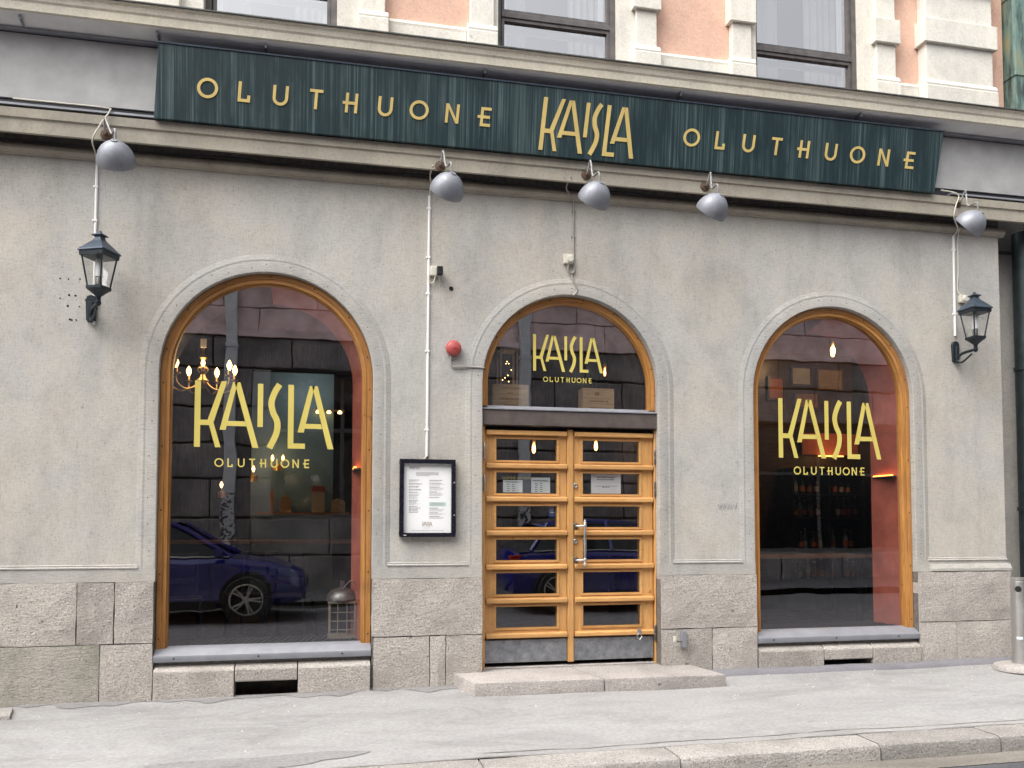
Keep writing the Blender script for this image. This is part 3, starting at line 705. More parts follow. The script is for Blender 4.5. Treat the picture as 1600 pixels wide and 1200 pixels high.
# ------------------------------------------------------------------ upper storey
UZ0, UZ1 = z_(4.06), z_(6.4)
MB().box(XL, 6.95, .02, .30, UZ0, UZ1).build('upper_wall', 'salmon', B) if False else None
UW = [(-1.0, 0.10), (1.50, 2.66), (4.02, 5.20), (-3.6, -2.5)]
WZ0 = z_(4.12); WZ1 = z_(6.0)
segs = []
cuts = sorted(UW); x = XL
mbw = MB()
for a, c in cuts:
    mbw.box(x, a, .02, .35, UZ0, UZ1); mbw.box(a, c, .02, .35, WZ1, UZ1); mbw.box(a, c, .02, .35, UZ0-.05, WZ0); x = c
mbw.box(x, 6.84, .02, .35, UZ0, UZ1)
mbw.build('upper_wall', 'salmon', B)
def pilaster(x0, x1, y0, block=None):
    mb = MB()
    mb.box(x0, x1, y0, .019, z_(4.41), UZ1)
    mb.extrude_x([(.019, z_(4.06)), (y0-.04, z_(4.06)), (y0-.04, z_(4.335)), (y0-.03, z_(4.34)), (y0-.035, z_(4.36)), (y0-.028, z_(4.38)), (y0-.008, z_(4.4099)), (.019, z_(4.4099))], x0-.028, x1+.028)
    if block:
        for zb in block: mb.box(x0-.035, x1+.035, y0-.035, .018, z_(zb), z_(zb+.24))
    return mb.build('pilaster', 'white_stucco', B, bev=.006)
for a, c, y0, bl in ((.30, .50, -.06, None), (1.25, 1.46, -.06, None), (2.80, 3.00, -.06, (4.75, 5.3)), (3.765, 3.96, -.06, (4.75, 5.3)), (5.31, 5.52, -.06, (4.74, 5.3)), (5.83, 6.60, -.11, (4.78, 5.34)), (-1.42, -1.20, -.06, None)):
    pilaster(a, c, y0, bl)
for a, c in ((.532, 1.218), (3.032, 3.733), (5.552, 5.798), (-2.3, -1.452)):      # base moulding under the salmon panels
    MB().extrude_x([(.019, z_(4.06)), (-.03, z_(4.06)), (-.03, z_(4.335)), (-.02, z_(4.34)), (-.025, z_(4.365)), (-.012, z_(4.395)), (.019, z_(4.41))], a, c).build('panel_base', 'white_stucco', B)
for a, c in ((.095, .299), (-1.199, -.995), (2.652, 2.799), (1.461, 1.505), (3.961, 4.027), (5.192, 5.309)):
    MB().box(a, c, -.02, .3, z_(4.06), UZ1).build('window_jamb', 'white_stucco', B)
for a, c in UW[:3]:
    fr = MB(); y0, y1 = .10, .16; t = .06; zr = z_(4.61)
    fr.box(a, a+t, y0, y1, WZ0, WZ1); fr.box(c-t, c, y0, y1, WZ0, WZ1); fr.box(a+t, c-t, y0, y1, WZ0, WZ0+.05); fr.box(a+t, c-t, y0, y1, zr, zr+.05); fr.box(a+t, c-t, y0, y1, WZ1-.06, WZ1)
    w = fr.build('upper_window', 'window_paint', B, bev=.004)
    for za, zc in ((WZ0+.05, zr), (zr+.05, WZ1-.06)):
        s = MB(); x0, x1 = a+t, c-t
        s.box(x0, x0+.03, y0+.012, y1+.02, za, zc); s.box(x1-.03, x1, y0+.012, y1+.02, za, zc); s.box(x0+.03, x1-.03, y0+.012, y1+.02, zc-.03, zc); s.box(x0+.03, x1-.03, y0+.012, y1+.02, za, za+.03)
        s.build('sash', 'window_paint', w)
        MB().add([(x0+.03, .14, za+.03), (x1-.03, .14, za+.03), (x1-.03, .14, zc-.03), (x0+.03, .14, zc-.03)], [(0, 1, 2, 3)]).build('pane', 'upper_glass', w)
        q = MB()      # pale inner sash behind the glass
        q.box(x0+.03, x0+.07, .22, .25, za, zc); q.box(x1-.07, x1-.03, .22, .25, za, zc); q.box(x0+.07, x1-.07, .22, .25, zc-.07, zc-.02)
        q.build('inner_sash', 'white_pvc', w)
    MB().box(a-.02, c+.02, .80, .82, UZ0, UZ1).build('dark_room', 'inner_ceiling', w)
    for ca, cb in ((a+.03, a+.03+random.uniform(.30, .45)), (c-.03-random.uniform(.30, .5), c-.03)):
        mb = MB(); n_ = 28; vs = []
        for i in range(n_+1):
            x = ca+(cb-ca)*i/n_; y = .36+.022*math.sin(i*1.25)+.01*math.sin(i*.5)
            vs += [(x, y, UZ0), (x, y, UZ1)]
        mb.add(vs, [(2*i, 2*i+2, 2*i+3, 2*i+1) for i in range(n_)]).build('curtain', 'curtain', w, smooth=True)

# ------------------------------------------------------------------ arched windows
RECESS = 0.055
def screws(mb, pts, y):
    for x, z in pts: mb.lathe([(.007, 0), (.006, .003), (0, .003)], (x, y, z), (0, -1, 0), 8)
def arched_window(cx, h, name_lbl, text_u, text_h):
    h -= 0.001; y0 = RECESS; zb = 0.385
    mb = MB()   # moulded timber frame: profile runs from the wall edge inwards
    prof = [(-.001, .15), (-.001, y0+.006), (-.006, y0), (-.040, y0), (-.044, y0+.008), (-.050, y0+.008), (-.054, y0+.002), (-.076, y0+.004), (-.082, y0+.030), (-.088, y0+.030), (-.090, y0+.075)]
    arch_sweep(mb, cx, h, ZS, zb, prof, 36)
    w = mb.build('arched_window', 'wood_arch', B, smooth=True, label=name_lbl)
    sc = MB()
    pts = [(cx-(h-.025)*math.cos(math.pi*(k+.5)/7), ZS+(h-.025)*math.sin(math.pi*(k+.5)/7)) for k in range(7)]
    pts += [(cx+s*(h-.025), zb+.08+k*.52) for k in range(5) for s in (-1, 1)]
    screws(sc, pts, y0+.001); so_ = sc.build('screws', 'hole_black', w); so_['kind'] = 'stuff'
    hin = h-.090
    pn = arch_fill(cx, hin-.0005, ZS, zb+.012, y0+.055, 36); pn.build('pane', 'pane_glass', w)
    # sheet metal sill
    MB().extrude_x([(y0+.072, zb+.016), (y0+.056, zb+.016), (y0+.01, zb+.004), (y0-.02, zb-.006), (-.012, zb-.036), (-.030, zb-.046), (-.034, zb-.060), (-.028, zb-.085), (-.026, zb-.095), (.03, zb-.095), (y0+.072, zb-.06)], cx-h+.002, cx+h-.002).build('metal_sill', 'sill_metal', w, smooth=True)
    sc = MB()
    for t in (-.7, -.05, .62): sc.lathe([(.008, 0), (.006, .004), (0, .004)], (cx+t, -.0325, zb-.066), (0, -1, 0), 8)
    so_ = sc.build('screws', 'hole_black', w); so_['kind'] = 'stuff'
    return w
WL_ = arched_window(*WINS[0], 'left arched window with a chandelier and blue car reflected', None, None)
WR_ = arched_window(*WINS[1], 'right arched window with bottle shelves behind', None, None)
# vinyl lettering on the panes
def planeT(x0, z0, s, y, sx=1.0):
    return lambda x, yy, d: (x0+x*s*sx, y-d, z0+yy*s)
gy = RECESS+.055-.0015
xk, zk = at(303, 698, gy); xk2, zt = at(303, 594, gy); xe, _ = at(521, 698, gy)
sK = zt-zk; kaisla(planeT(xk, zk, sK, gy, (xe-xk)/(2.07*sK)), WL_, 'vinyl_yellow', .0008)
xa, za = at(342, 729.5, gy); xb, _ = at(482, 729.5, gy); s = at(400, 716, gy)[1]-at(400, 729.5, gy)[1]
word('OLUTHUONE', planeT(xa, za, s, gy, 1.0), WL_, 'vinyl_yellow', .0008, (xb-xa-.6*s)/(8*s)+.045)
xk, zk = at(1217, 715, gy); xe, _ = at(1377, 715, gy); zt = at(1217, 622, gy)[1]
sK = zt-zk; kaisla(planeT(xk, zk, sK, gy, (xe-xk)/(2.07*sK)), WR_, 'vinyl_yellow', .0008)
xa, za = at(1246, 741.5, gy); xb, _ = at(1350, 741.5, gy); s = at(1300, 729, gy)[1]-at(1300, 741.5, gy)[1]
word('OLUTHUONE', planeT(xa, za, s, gy, 1.0), WR_, 'vinyl_yellow', .0008, (xb-xa-.6*s)/(8*s)+.045)

# ------------------------------------------------------------------ door, lintel and fanlight
cx, h = DOOR; y0 = 0.075; LZ0, LZ1 = z_(.868), z_(1.005)
mb = MB(); prof = [(-.001, .19), (-.001, y0+.006), (-.006, y0), (-.034, y0), (-.038, y0+.008), (-.060, y0+.006), (-.066, y0+.03), (-.066, y0+.075)]
arch_sweep(mb, cx, h, ZS, LZ1+.035, prof, 36)
FL = mb.build('fanlight', 'wood_arch', B, smooth=True, label='half round fanlight above the door with yellow lettering')
arch_fill(cx, h-.0665, ZS, LZ1+.04, y0+.055, 36).build('pane', 'pane_glass', FL)
MB().extrude_x([(y0+.07, LZ1+.048), (y0+.05, LZ1+.046), (y0-.02, LZ1+.014), (y0-.045, LZ1+.008), (y0-.045, LZ1+.001), (y0+.07, LZ1+.001)], cx-h+.003, cx+h-.003).build('metal_sill', 'sill_metal', FL)
sc = MB(); screws(sc, [(cx-(h-.02)*math.cos(math.pi*(k+.4)/8), ZS+(h-.02)*math.sin(math.pi*(k+.4)/8)) for k in range(8)], y0+.001)
so_ = sc.build('screws', 'hole_black', FL); so_['kind'] = 'stuff'
gy2 = y0+.055-.0015
xk, zk = at(833, 579, gy2); xe, _ = at(942, 581, gy2); zt = at(833, 522, gy2)[1]
sK = zt-zk; kaisla(planeT(xk, zk, sK, gy2, (xe-xk)/(2.07*sK)), FL, 'vinyl_yellow', .0008)
xa, za = at(852.5, 596.5, gy2); xb, _ = at(923, 597, gy2); s = at(890, 588.5, gy2)[1]-at(890, 596.5, gy2)[1]
word('OLUTHUONE', planeT(xa, za, s, gy2), FL, 'vinyl_yellow', .0008, (xb-xa-.6*s)/(8*s)+.06)
MB().box(cx-h+.001, cx+h-.001, y0-.035, .18, LZ0, LZ1).build('lintel', 'lintel_brown', B, bev=.006)
dy = .115                                    # face of the door leaves
zt_, zb_ = LZ0-.004, .172
MB().box(cx-h+.001, at(757, 800, dy)[0], dy-.03, .19, .10, zt_).build('door_jamb', 'wood_vertical', B, bev=.004)
xj = at(1020, 800, dy)[0]
MB().box(xj+.004, cx+h-.001, dy-.035, .19, .10, zt_).build('door_jamb', 'wood_vertical', B, bev=.004)
MB().box(at(757, 800, dy)[0], xj+.004, dy+.01, .19, LZ0-.035, zt_).build('door_head', 'hole_black', B)
MB().box(cx-h+.002, cx+h-.002, dy-.02, .4, .04, .135).build('threshold', 'granite_step', B, bev=.004)
ROWS = [(685.5, 723), (737, 774), (788.5, 826), (840.5, 877), (892, 929.5), (944, 981)]
BARS = [678.5, 729.5, 780.5, 832.5, 885, 937, 990.5]
zof = lambda v: at(890, v, dy)[1]
def leaf(xa, xb, pa, pb, lbl, ox):
    mb = MB(); t = .04; ztop = LZ0-.038; zk = zof(993.5)
    mb.box(xa, pa, dy, dy+t, zk, ztop); mb.box(pb, xb, dy, dy+t, zk, ztop)
    d = mb.build('door', 'wood_vertical', B, bev=.003, label=lbl)
    zr = [(zof(b_), zof(a_)) for a_, b_ in ROWS]       # (z low, z high) per pane
    levels = [ztop]+[z for lo, hi in zr for z in (hi, lo)]+[zk]
    for i in range(0, len(levels), 2):
        MB().box(pa+.0005, pb-.0005, dy+.002, dy+t, levels[i+1], levels[i]).build('cross_rail', 'wood_horizontal', d)
    for lo, hi in zr:
        MB().add([(pa, dy+.028, lo), (pb, dy+.028, lo), (pb, dy+.028, hi), (pa, dy+.028, hi)], [(0, 1, 2, 3)]).build('pane', 'pane_glass', d)
        f = MB(); w = .013; yb = dy-.006
        f.box(pa-.008, pb+.008, yb, dy+.024, hi-w, hi+.008); f.box(pa-.008, pb+.008, yb, dy+.024, lo-.008, lo+w); f.box(pa-.008, pa+w, yb, dy+.024, lo+w, hi-w); f.box(pb-w, pb+.008, yb, dy+.024, lo+w, hi-w)
        f.build('glazing_bead', 'wood_horizontal', d, bev=.002)
    for v in BARS:
        z = zof(v)
        MB().extrude_x([(dy-.001, z-.021), (dy-.034, z-.021), (dy-.038, z-.017), (dy-.038, z+.012), (dy-.028, z+.021), (dy-.001, z+.025)], xa+.008+ox, xb-.004).build('drip_bar', 'wood_horizontal', d, bev=.003)
    MB().box(xa+.002, xb-.002, dy-.003, dy+t, zb_, zk-.022).build('kick_plate', 'zinc', d, bev=.001)
    rv = MB()
    for k in range(6):
        for zz in (zb_+.02, zk-.045): rv.lathe([(.005, 0), (.004, .003), (0, .004)], (xa+.03+(xb-xa-.06)*k/5, dy-.003, zz), (0, -1, 0), 8)
    r_ = rv.build('rivets', 'dark_steel', d); r_['kind'] = 'stuff'
    return d
X = lambda u: at(u, 800, dy)[0]
DL = leaf(X(757.5), X(885.5), X(773), X(872.5), 'left door leaf with two pale notices', 0)
DR = leaf(X(895.5), X(1019.5), X(908.5), X(1001.5), 'right door leaf with the bar handle', 0)
MB().box(X(886), X(895), dy-.022, dy+.04, zb_-.01, LZ0-.02).build('meeting_post', 'wood_vertical', B, bev=.004)
# door furniture on the right leaf
hx = X(910); hb = X(899); hz = [at(903, 822, dy)[1], at(903, 875, dy)[1]]
mb = MB()
mb.tube([(hx, dy-.075, hz[1]+.02), (hx, dy-.075, (hz[0]+hz[1])/2), (hx, dy-.075, hz[0]-.02)], [.011, .014, .011], 12)
for zz, sg in ((hz[0], 1), (hz[1], -1)):
    mb.lathe([(.012, -.02), (.016, -.012), (.016, .012), (.012, .02)], (hx, dy-.075, zz), None, 12)
    mb.lathe([(.013, .02), (.016, .028), (.011, .036), (.013, .046), (.0, .068)], (hx, dy-.075, zz), (0, 0, sg), 12)
    mb.tube([(hb, dy-.004, zz), (hb, dy-.05, zz), (hb+.02, dy-.07, zz), (hx, dy-.075, zz)], .010, 10)
mb.build('handle', 'steel', DR, smooth=True)
mb = MB()
for zz in hz: mb.lathe([(.030, 0), (.030, .006), (.022, .011), (0, .012)], (hb, dy, zz), (0, -1, 0), 18)
o_ = mb.build('handle_rosettes', 'dark_steel', DR, smooth=True)
for v in (759, 846):
    x, z = at(898.5, v, dy); MB().lathe([(.024, 0), (.024, .008), (.018, .014), (.012, .014), (.010, .010), (0, .010)], (x, dy-.001, z), (0, -1, 0), 18).build('lock', 'steel', DR, smooth=True)
for v in (715, 765, 988):
    x, z = at(1021, v, dy); MB().lathe([(.008, -.07), (.010, -.066), (.010, -.003), (.0085, 0), (.010, .003), (.010, .066), (.008, .07)], (x, dy-.042, z), None, 12).build('hinge', 'dark_steel', DR, smooth=True)
x, z = at(996, 987, dy); mb = MB(); mb.box(x-.018, x+.018, dy-.046, dy-.0385, z-.02, z+.03); mb.tube([(x-.004, dy-.05, z-.012), (x-.026, dy-.05, z-.035), (x, dy-.052, z-.066), (x+.026, dy-.05, z-.035), (x+.004, dy-.05, z-.012)], .0035, 8)
mb.build('door_hasp', 'steel', DR)
for v in (705, 755):
    x, z = at(755.5, v, dy); MB().lathe([(.008, -.07), (.010, -.066), (.010, .066), (.008, .07)], (x, dy-.04, z), None, 12).build('hinge', 'steel', DL, smooth=True)

# inner reveals of the thick wall
for cx, h, zb in OPEN:
    red = zb > .2
    for half_, mt in ((0, 'inner_dark'), (1, 'inner_red' if red else 'inner_dark')):
        mb = MB(); a_ = arch_path(cx, h-.075, ZS, -.02, 28); c_ = arch_path(cx, h-.155 if (red and half_) else h-.02, ZS, -.02, 28)
        if red and not half_:
            c_ = [(cx+(x-cx)*(1-(.135/h)*max(0.0, min(1.0, (z-ZS)/(h*.95)))), ZS+(z-ZS)*(1-(.135/h)*max(0.0, min(1.0, (z-ZS)/(h*.95))))) for x, z in c_]
        mid_ = len(a_)//2; idx = range(0, mid_+1) if not half_ else range(mid_, len(a_))
        idx = list(idx)
        for i, k in zip(idx, idx[1:]):
            ya0, yb0 = (.142, .47) if red else (.192, .60)
            mb.add([(a_[i][0], ya0, a_[i][1]), (a_[k][0], ya0, a_[k][1]), (c_[k][0], yb0, c_[k][1]), (c_[i][0], yb0, c_[i][1])], [(0, 1, 2, 3)])
        mb.build('inner_reveal', mt, B)
mb = MB()   # masonry between facade and room, so daylight only enters through the openings
for a, c in ((XL, xw[0]-.02), (xw[1]+.02, xw[2]-.02), (xw[3]+.02, xw[4]-.02), (xw[5]+.02, XR)): mb.box(a, c, .21, .595, -.1, WT)
mb.build('wall_core', 'inner_dark', B)
mb = MB()
for cx, h, zb in OPEN:
    p = arch_path(cx, h+.02, ZS, ZS, 28, 0, False)
    for (xa, za), (xb, zb2) in zip(p, p[1:]):
        mb.add([(xa, .595, za), (xb, .595, zb2), (xb, .595, WT), (xa, .595, WT)], [(0, 1, 2, 3)])
mb.build('wall_core', 'inner_dark', B)

# ================================================================== THINGS ON THE FACADE
# stone step of two slabs
st = thing('stone_step', 'low granite doorstep of two slabs in front of the wooden door', 'step', (2.25, -.25, .0))
def slab_part(xb0, xb1, xf0, xf1, yb, yf0, yf1):
    mb = MB(); zt = .118
    mb.hexa([(xf0, yf0, -.08), (xf1, yf1, -.08), (xb1, yb, -.08), (xb0, yb, -.08), (xf0, yf0, zt-.006), (xf1, yf1, zt-.006), (xb1, yb, zt+.004), (xb0, yb, zt+.004)])
    mb.build('slab', 'granite_step', st, bev=.016, smooth=True)
slab_part(1.10, 2.17, 1.23, 2.315, .09, -.47, -.505)
slab_part(2.175, 3.28, 2.325, 3.40, .09, -.505, -.53)

# signboard, leaning out at the top
def sign_pt(s, t, d=0.0):     # s along 0..1, t up 0..1, d towards the street
    yb, yt = -.245, -.315
    bl, br = at(240, 186.5, yb), at(1460, 299.3, yb); tl, tr = at(247.5, 65.5, yt), at(1475.5, 205.3, yt)
    b_ = Vector((bl[0]+(br[0]-bl[0])*s, yb, (bl[1]+br[1])/2)); t_ = Vector((tl[0]+(tr[0]-tl[0])*s, yt, (tl[1]+tr[1])/2))
    p = b_+(t_-b_)*t; up = (t_-b_).normalized(); nn = Vector((1, 0, 0)).cross(up).normalized()
    if nn.y > 0: nn = -nn
    return p+nn*d
c0 = sign_pt(.5, 0)
SG = thing('signboard', 'long dark green shop sign with gold letters below the cornice', 'sign', tuple(c0))
fr = [sign_pt(s, t, d) for d in (0, -.045) for s, t in ((0, 0), (1, 0), (1, 1), (0, 1))]
MB().add(fr, [(0, 1, 2, 3), (7, 6, 5, 4), (0, 4, 5, 1), (1, 5, 6, 2), (2, 6, 7, 3), (3, 7, 4, 0)]).build('panel', 'sign_green', SG, bev=.004)
te = [sign_pt(s, t, d) for d in (.008, -.05) for s, t in ((-.0006, .992), (1.0006, .992), (1.0006, 1.012), (-.0006, 1.012))]
MB().add(te, [(0, 1, 2, 3), (7, 6, 5, 4), (0, 4, 5, 1), (1, 5, 6, 2), (2, 6, 7, 3), (3, 7, 4, 0)]).build('top_trim', 'lantern_roof', SG)
SL = (sign_pt(1, 0)-sign_pt(0, 0)).length; SH = (sign_pt(.5, 1)-sign_pt(.5, 0)).length
def sign_st(u, v):            # invert: pixel -> (s, t) on the leaning board
    s, t = .5, .5
    for _ in range(14):
        p = sign_pt(s, t); x, z = at(u, v, p.y); s += (x-p.x)/SL; t += (z-p.z)/SH
    return s, t
def signT(s0, t0, size, sx=1.0): return lambda x, y, d: tuple(sign_pt(s0+x*size*sx/SL, t0+y*size/SH, d+.002))
a_ = sign_st(841, 234); e_ = sign_st(989, 247.5); tp = sign_st(853, 152)
kh = (tp[1]-a_[1])*SH; kaisla(signT(a_[0], a_[1], kh, (e_[0]-a_[0])*SL/(2.07*kh)), SG, 'sign_gold', .004)
for us, vs_, hh in (((323.5, 756), (152.5, 199), 0), ((1078.5, 1419), (230.5, 262.5), 0)):
    a_ = sign_st(us[0], vs_[0]); e_ = sign_st(us[1], vs_[1]); sz = .160
    pitch = (e_[0]-a_[0])*SL/8/sz
    for i, ch in enumerate('OLUTHUONE'):
        put_letter([[(x+i*pitch, y) for x, y in p] for p in SMALL[ch]], signT(a_[0], (a_[1]+e_[1])/2-.0, sz), SG, 'sign_gold', .004)

# five grey dome lamps on swan necks below the sign
def spot_lamp(u, v, tilt_deg, turn, label, base_u):
    ya = -.50; x, z = at(u, v, ya)
    bx, bz = at(base_u, v-26 if turn > -.5 else v-12, -.19)
    L = thing('spot_lamp', label, 'lamp', (bx, -.19, bz), 'grey dome lamps below the sign')
    ax = Vector((math.sin(turn)*math.sin(R(tilt_deg)), -math.cos(turn)*math.sin(R(tilt_deg)), math.cos(R(tilt_deg))))   # apex direction
    c = Vector((x, ya, z))-ax*.10
    prof = [(r_*.9, h_*.92) for r_, h_ in [(.150, -.004), (.155, 0), (.158, .02), (.152, .06), (.135, .105), (.110, .142), (.078, .170), (.045, .186), (.022, .192), (.020, .197), (0, .198)]]
    inn = [(r_*.9, h_*.92) for r_, h_ in [(.150, -.004), (.146, .02), (.140, .06), (.12, .105), (.07, .15), (0, .165)]]
    MB().lathe(prof, c, ax, 32, caps=False).build('shade', 'lamp_grey', L, smooth=True)
    MB().lathe(inn, c, ax, 32, caps=False).build('reflector', 'white_pvc', L, smooth=True)
    MB().lathe([(.024, -.006), (.024, .006), (.009, .008), (.007, .003), (0, .003)], c+ax*.177, ax, 16).build('cap', 'lamp_grey', L, smooth=True)
    top = c+ax*.145
    base = Vector((bx, -.183, bz))
    path = [base, base+Vector((0, -.05, .01)), base+Vector((.01, -.10, .09)), Vector((top.x*.55+base.x*.45, top.y*.5+base.y*.5, top.z+.16)), Vector((top.x-.005, top.y+.02, top.z+.13)), Vector((top.x, top.y+.015, top.z+.04)), top]
    sm = catmull3(path, 6)
    MB().tube(sm, .0085, 10).build('arm', 'lamp_arm', L, smooth=True)
    MB().lathe([(.045, 0), (.045, .008), (.038, .014), (.016, .018), (.014, .04), (0, .04)], base+Vector((0, .003, 0)), (0, -1, 0), 20).build('base_plate', 'rust', L, smooth=True)
    return L
def catmull3(P, n=6):
    out = []
    for i in range(len(P)-1):
        p0, p1, p2, p3 = [Vector(P[max(0, min(len(P)-1, k))]) for k in (i-1, i, i+1, i+2)]
        for k in range(n):
            t = k/n; out.append(0.5*((2*p1)+(-p0+p2)*t+(2*p0-5*p1+4*p2-p3)*t*t+(-p0+3*p1-3*p2+p3)*t**3))
    out.append(Vector(P[-1])); return out
spot_lamp(180, 236, 42, .05, 'grey dome lamp at the far left, above the left wall lantern', 166)
spot_lamp(703, 285, 45, .35, 'grey dome lamp above the white conduit that leads to the menu case', 688)
spot_lamp(934, 299, 45, .35, 'grey dome lamp right above the door arch', 916)
spot_lamp(1119, 317, 45, .42, 'grey dome lamp second from the right, between door and right window', 1102)
spot_lamp(1524, 343, 50, .55, 'grey dome lamp at the far right, above the right wall lantern', 1497)

# two wall lanterns
def lantern(axis, zr, plate, label, twist=0.0):
    """axis (x,y), zr = z of the eaves, plate (x,z) on the wall"""
    ax, ay = axis; L = thing('wall_lantern', label, 'lantern', (plate[0], .016, plate[1]-.12), 'black wall lanterns')
    a0 = math.pi/4+.0; rot = math.atan2(ax-plate[0], -ay)
    a0 = math.pi/4+twist
    c = (ax, ay, zr)
    hb = .285; rt_, rb = .130, .078      # corner radii at top and bottom of the glass
    # roof
    MB().lathe([(r_*.64, h_*.74) for r_, h_ in [(.245, -.012), (.248, 0), (.225, .018), (.085, .118), (.070, .135), (.060, .165), (.10, .168), (.10, .178), (.055, .195), (.028, .206), (.022, .225), (0, .232)]], c, None, 4, a0).build('roof', 'lantern_roof', L, bev=.003)
    fr_ = MB(); cor = []
    for k in range(4):
        t = a0+k*math.pi/2
        p = Vector((ax+rt_*math.cos(t), ay+rt_*math.sin(t), zr-.012)); q = Vector((ax+rb*math.cos(t), ay+rb*math.sin(t), zr-hb)); cor.append((p, q))
        fr_.tube([p, q], .0065, 6)
    fr_.lathe([(rt_+.012, -.045), (rt_+.016, -.012), (rt_*.7, -.011), (rt_*.7, -.044)], c, None, 4, a0)
    fr_.lathe([(rb+.012, -hb-.012), (rb+.014, -hb+.012), (0, -hb+.010)], c, None, 4, a0)
    fr_.build('cage', 'lantern_blue', L)
    for k in range(4):
        (p, q), (p2, q2) = cor[k], cor[(k+1) % 4]
        MB().add([p, p2, q2, q], [(0, 1, 2, 3)]).build('pane', 'lantern_glass', L)
    MB().lathe([(rb+.006, -hb-.012), (.062, -hb-.028), (.024, -hb-.06), (.018, -hb-.07), (.018, -hb-.10), (.022, -hb-.104), (.022, -hb-.118), (.012, -hb-.135), (0, -hb-.14)], c, None, 14).build('foot', 'lantern_blue', L, smooth=True)
    MB().lathe([(.024, -hb+.01), (.024, -hb+.08), (.02, -hb+.09), (0, -hb+.09)], c, None, 14).build('lamp_socket', 'dark_steel', L, smooth=True)
    MB().lathe([(.028, -hb+.09), (.028, -.07), (.022, -.055), (0, -.05)], c, None, 16).build('lamp_tube', 'white_pvc', L, smooth=True)
    pxx, pz = plate
    mb = MB(); mb.prism([(pxx-.035, pz-.11), (pxx+.035, pz-.11), (pxx+.042, pz+.06), (pxx+.03, pz+.09), (pxx, pz+.10), (pxx-.03, pz+.09), (pxx-.042, pz+.06)], -.012, .016)
    mb.prism([(pxx-.02, pz-.125), (pxx+.02, pz-.125), (pxx+.018, pz+.04), (pxx-.018, pz+.04)], -.035, -.0125)
    mb.build('wall_plate', 'lantern_blue', L, bev=.004)
    zt = zr-hb-.11
    mb = MB(); d = Vector((ax-pxx, ay+.02, 0))
    mb.tube(catmull3([(pxx, -.02, zt-.05), (pxx+d.x*.3, -.02+d.y*.3, zt-.012), (ax, ay, zt)], 6), .014, 10)
    mb.tube(catmull3([(pxx, -.03, pz-.10), (pxx+d.x*.25, -.02+d.y*.25, zt-.10), (pxx+d.x*.8, -.02+d.y*.8, zt-.035)], 6), .009, 8)
    mb.build('bracket', 'lantern_blue', L, smooth=True)
    return L
ya = -.24
xl, zl = at(155.5, 394, ya); xp, zp = at(143.5, 481, .016)
lantern((xl, ya), zl, (xp, zp), 'black glazed wall lantern at the far left of the facade', -.42)
xl, zl = at(1523, 483, ya); xp, zp = at(1491, 549, .016)
lantern((xl, ya), zl, (xp, zp), 'black glazed wall lantern at the right corner of the facade')

# conduits
def conduit(name, label, pts, r, mat, clips=(), tail=None, tail_mat='grey_pvc'):
    C = thing(name, label, 'conduit', tuple(pts[-1]))
    MB().tube(pts, r, 10).build('tube', mat, C, smooth=True)
    for (x, y, z) in clips: MB().box(x-.022, x+.014, y-.014, y+.012, z-.009, z+.009).build('clip', mat, C, bev=.002)
    for tl in (tail or []): MB().tube(catmull3(tl, 6), .006, 8).build('cable', tail_mat, C, smooth=True)
    return C
yw = .004
x0_, z0_ = at(151.5, 258, yw); x1_, z1_ = at(149.5, 372, yw)
conduit('conduit', 'white conduit from the cornice down to the left lantern', [(x0_, yw, z0_), (x1_, yw, z1_-.7)], .011, 'white_pvc', [(x0_, yw, at(150, 292, yw)[1]), (x0_, yw, at(150, 345, yw)[1])],
        [[(at(20, 158, -.215)[0], -.215, z_(3.265)), (at(90, 165, -.215)[0], -.215, z_(3.265)), (at(165, 177, -.215)[0], -.215, z_(3.262)), (at(171, 179, -.225)[0], -.22, z_(3.235)), (at(158, 195, -.225)[0], -.225, z_(3.13)), (x0_+.015, -.21, z_(3.0)), (x0_, -.06, z_(2.96)), (x0_, yw, z0_)]], 'cream_plastic')
x0_, z0_ = at(671, 306, yw); x1_, z1_ = at(667, 713, yw)
conduit('conduit', 'long white conduit from the cornice down to the menu case', [(x0_, yw, z0_), (x1_, yw, z1_)], .012, 'white_pvc',
        [(x0_+(x1_-x0_)*k, yw, z0_+(z1_-z0_)*k) for k in (.05, .24, .38, .60, .90)],
        [[(at(676, 275, -.19)[0], -.19, z_(3.05)), (at(672, 282, -.1)[0], -.1, z_(3.0)), (x0_+.004, -.05, z_(2.95)), (x0_, yw, z0_)], [(x1_, yw-.005, z1_), (x1_-.02, yw-.005, z1_-.02), (x1_-.02, yw-.01, z1_-.045)]], 'cream_plastic')
pts = [(896.5, 300), (896, 330), (895.5, 370), (896, 405), (897, 424), (893, 428), (895, 438), (899, 446), (901, 455), (896, 462)]
P_ = [(at(u, v, yw)[0], yw-.004, at(u, v, yw)[1]) for u, v in pts]
conduit('cable_run', 'brownish cable from the cornice to the top of the door arch', catmull3(P_, 6), .010, 'grey_pvc', [(P_[k][0]+.004, yw, P_[k][2]) for k in (1, 2)],
        [[(P_[0][0]-.08, -.19, z_(3.06)), (P_[0][0]-.1, -.1, z_(3.0)), (P_[0][0]-.06, -.05, z_(2.96)), (P_[0][0], -.004, z_(2.90)), P_[0]], [(at(887, 413, yw)[0], -.02, at(887, 413, yw)[1]), (at(887, 424, yw)[0], -.012, at(887, 424, yw)[1]), (at(893, 428, yw)[0], -.01, at(893, 428, yw)[1])]])
x0_, z0_ = at(1489.5, 369, yw); x1_, z1_ = at(1492.5, 525, yw)
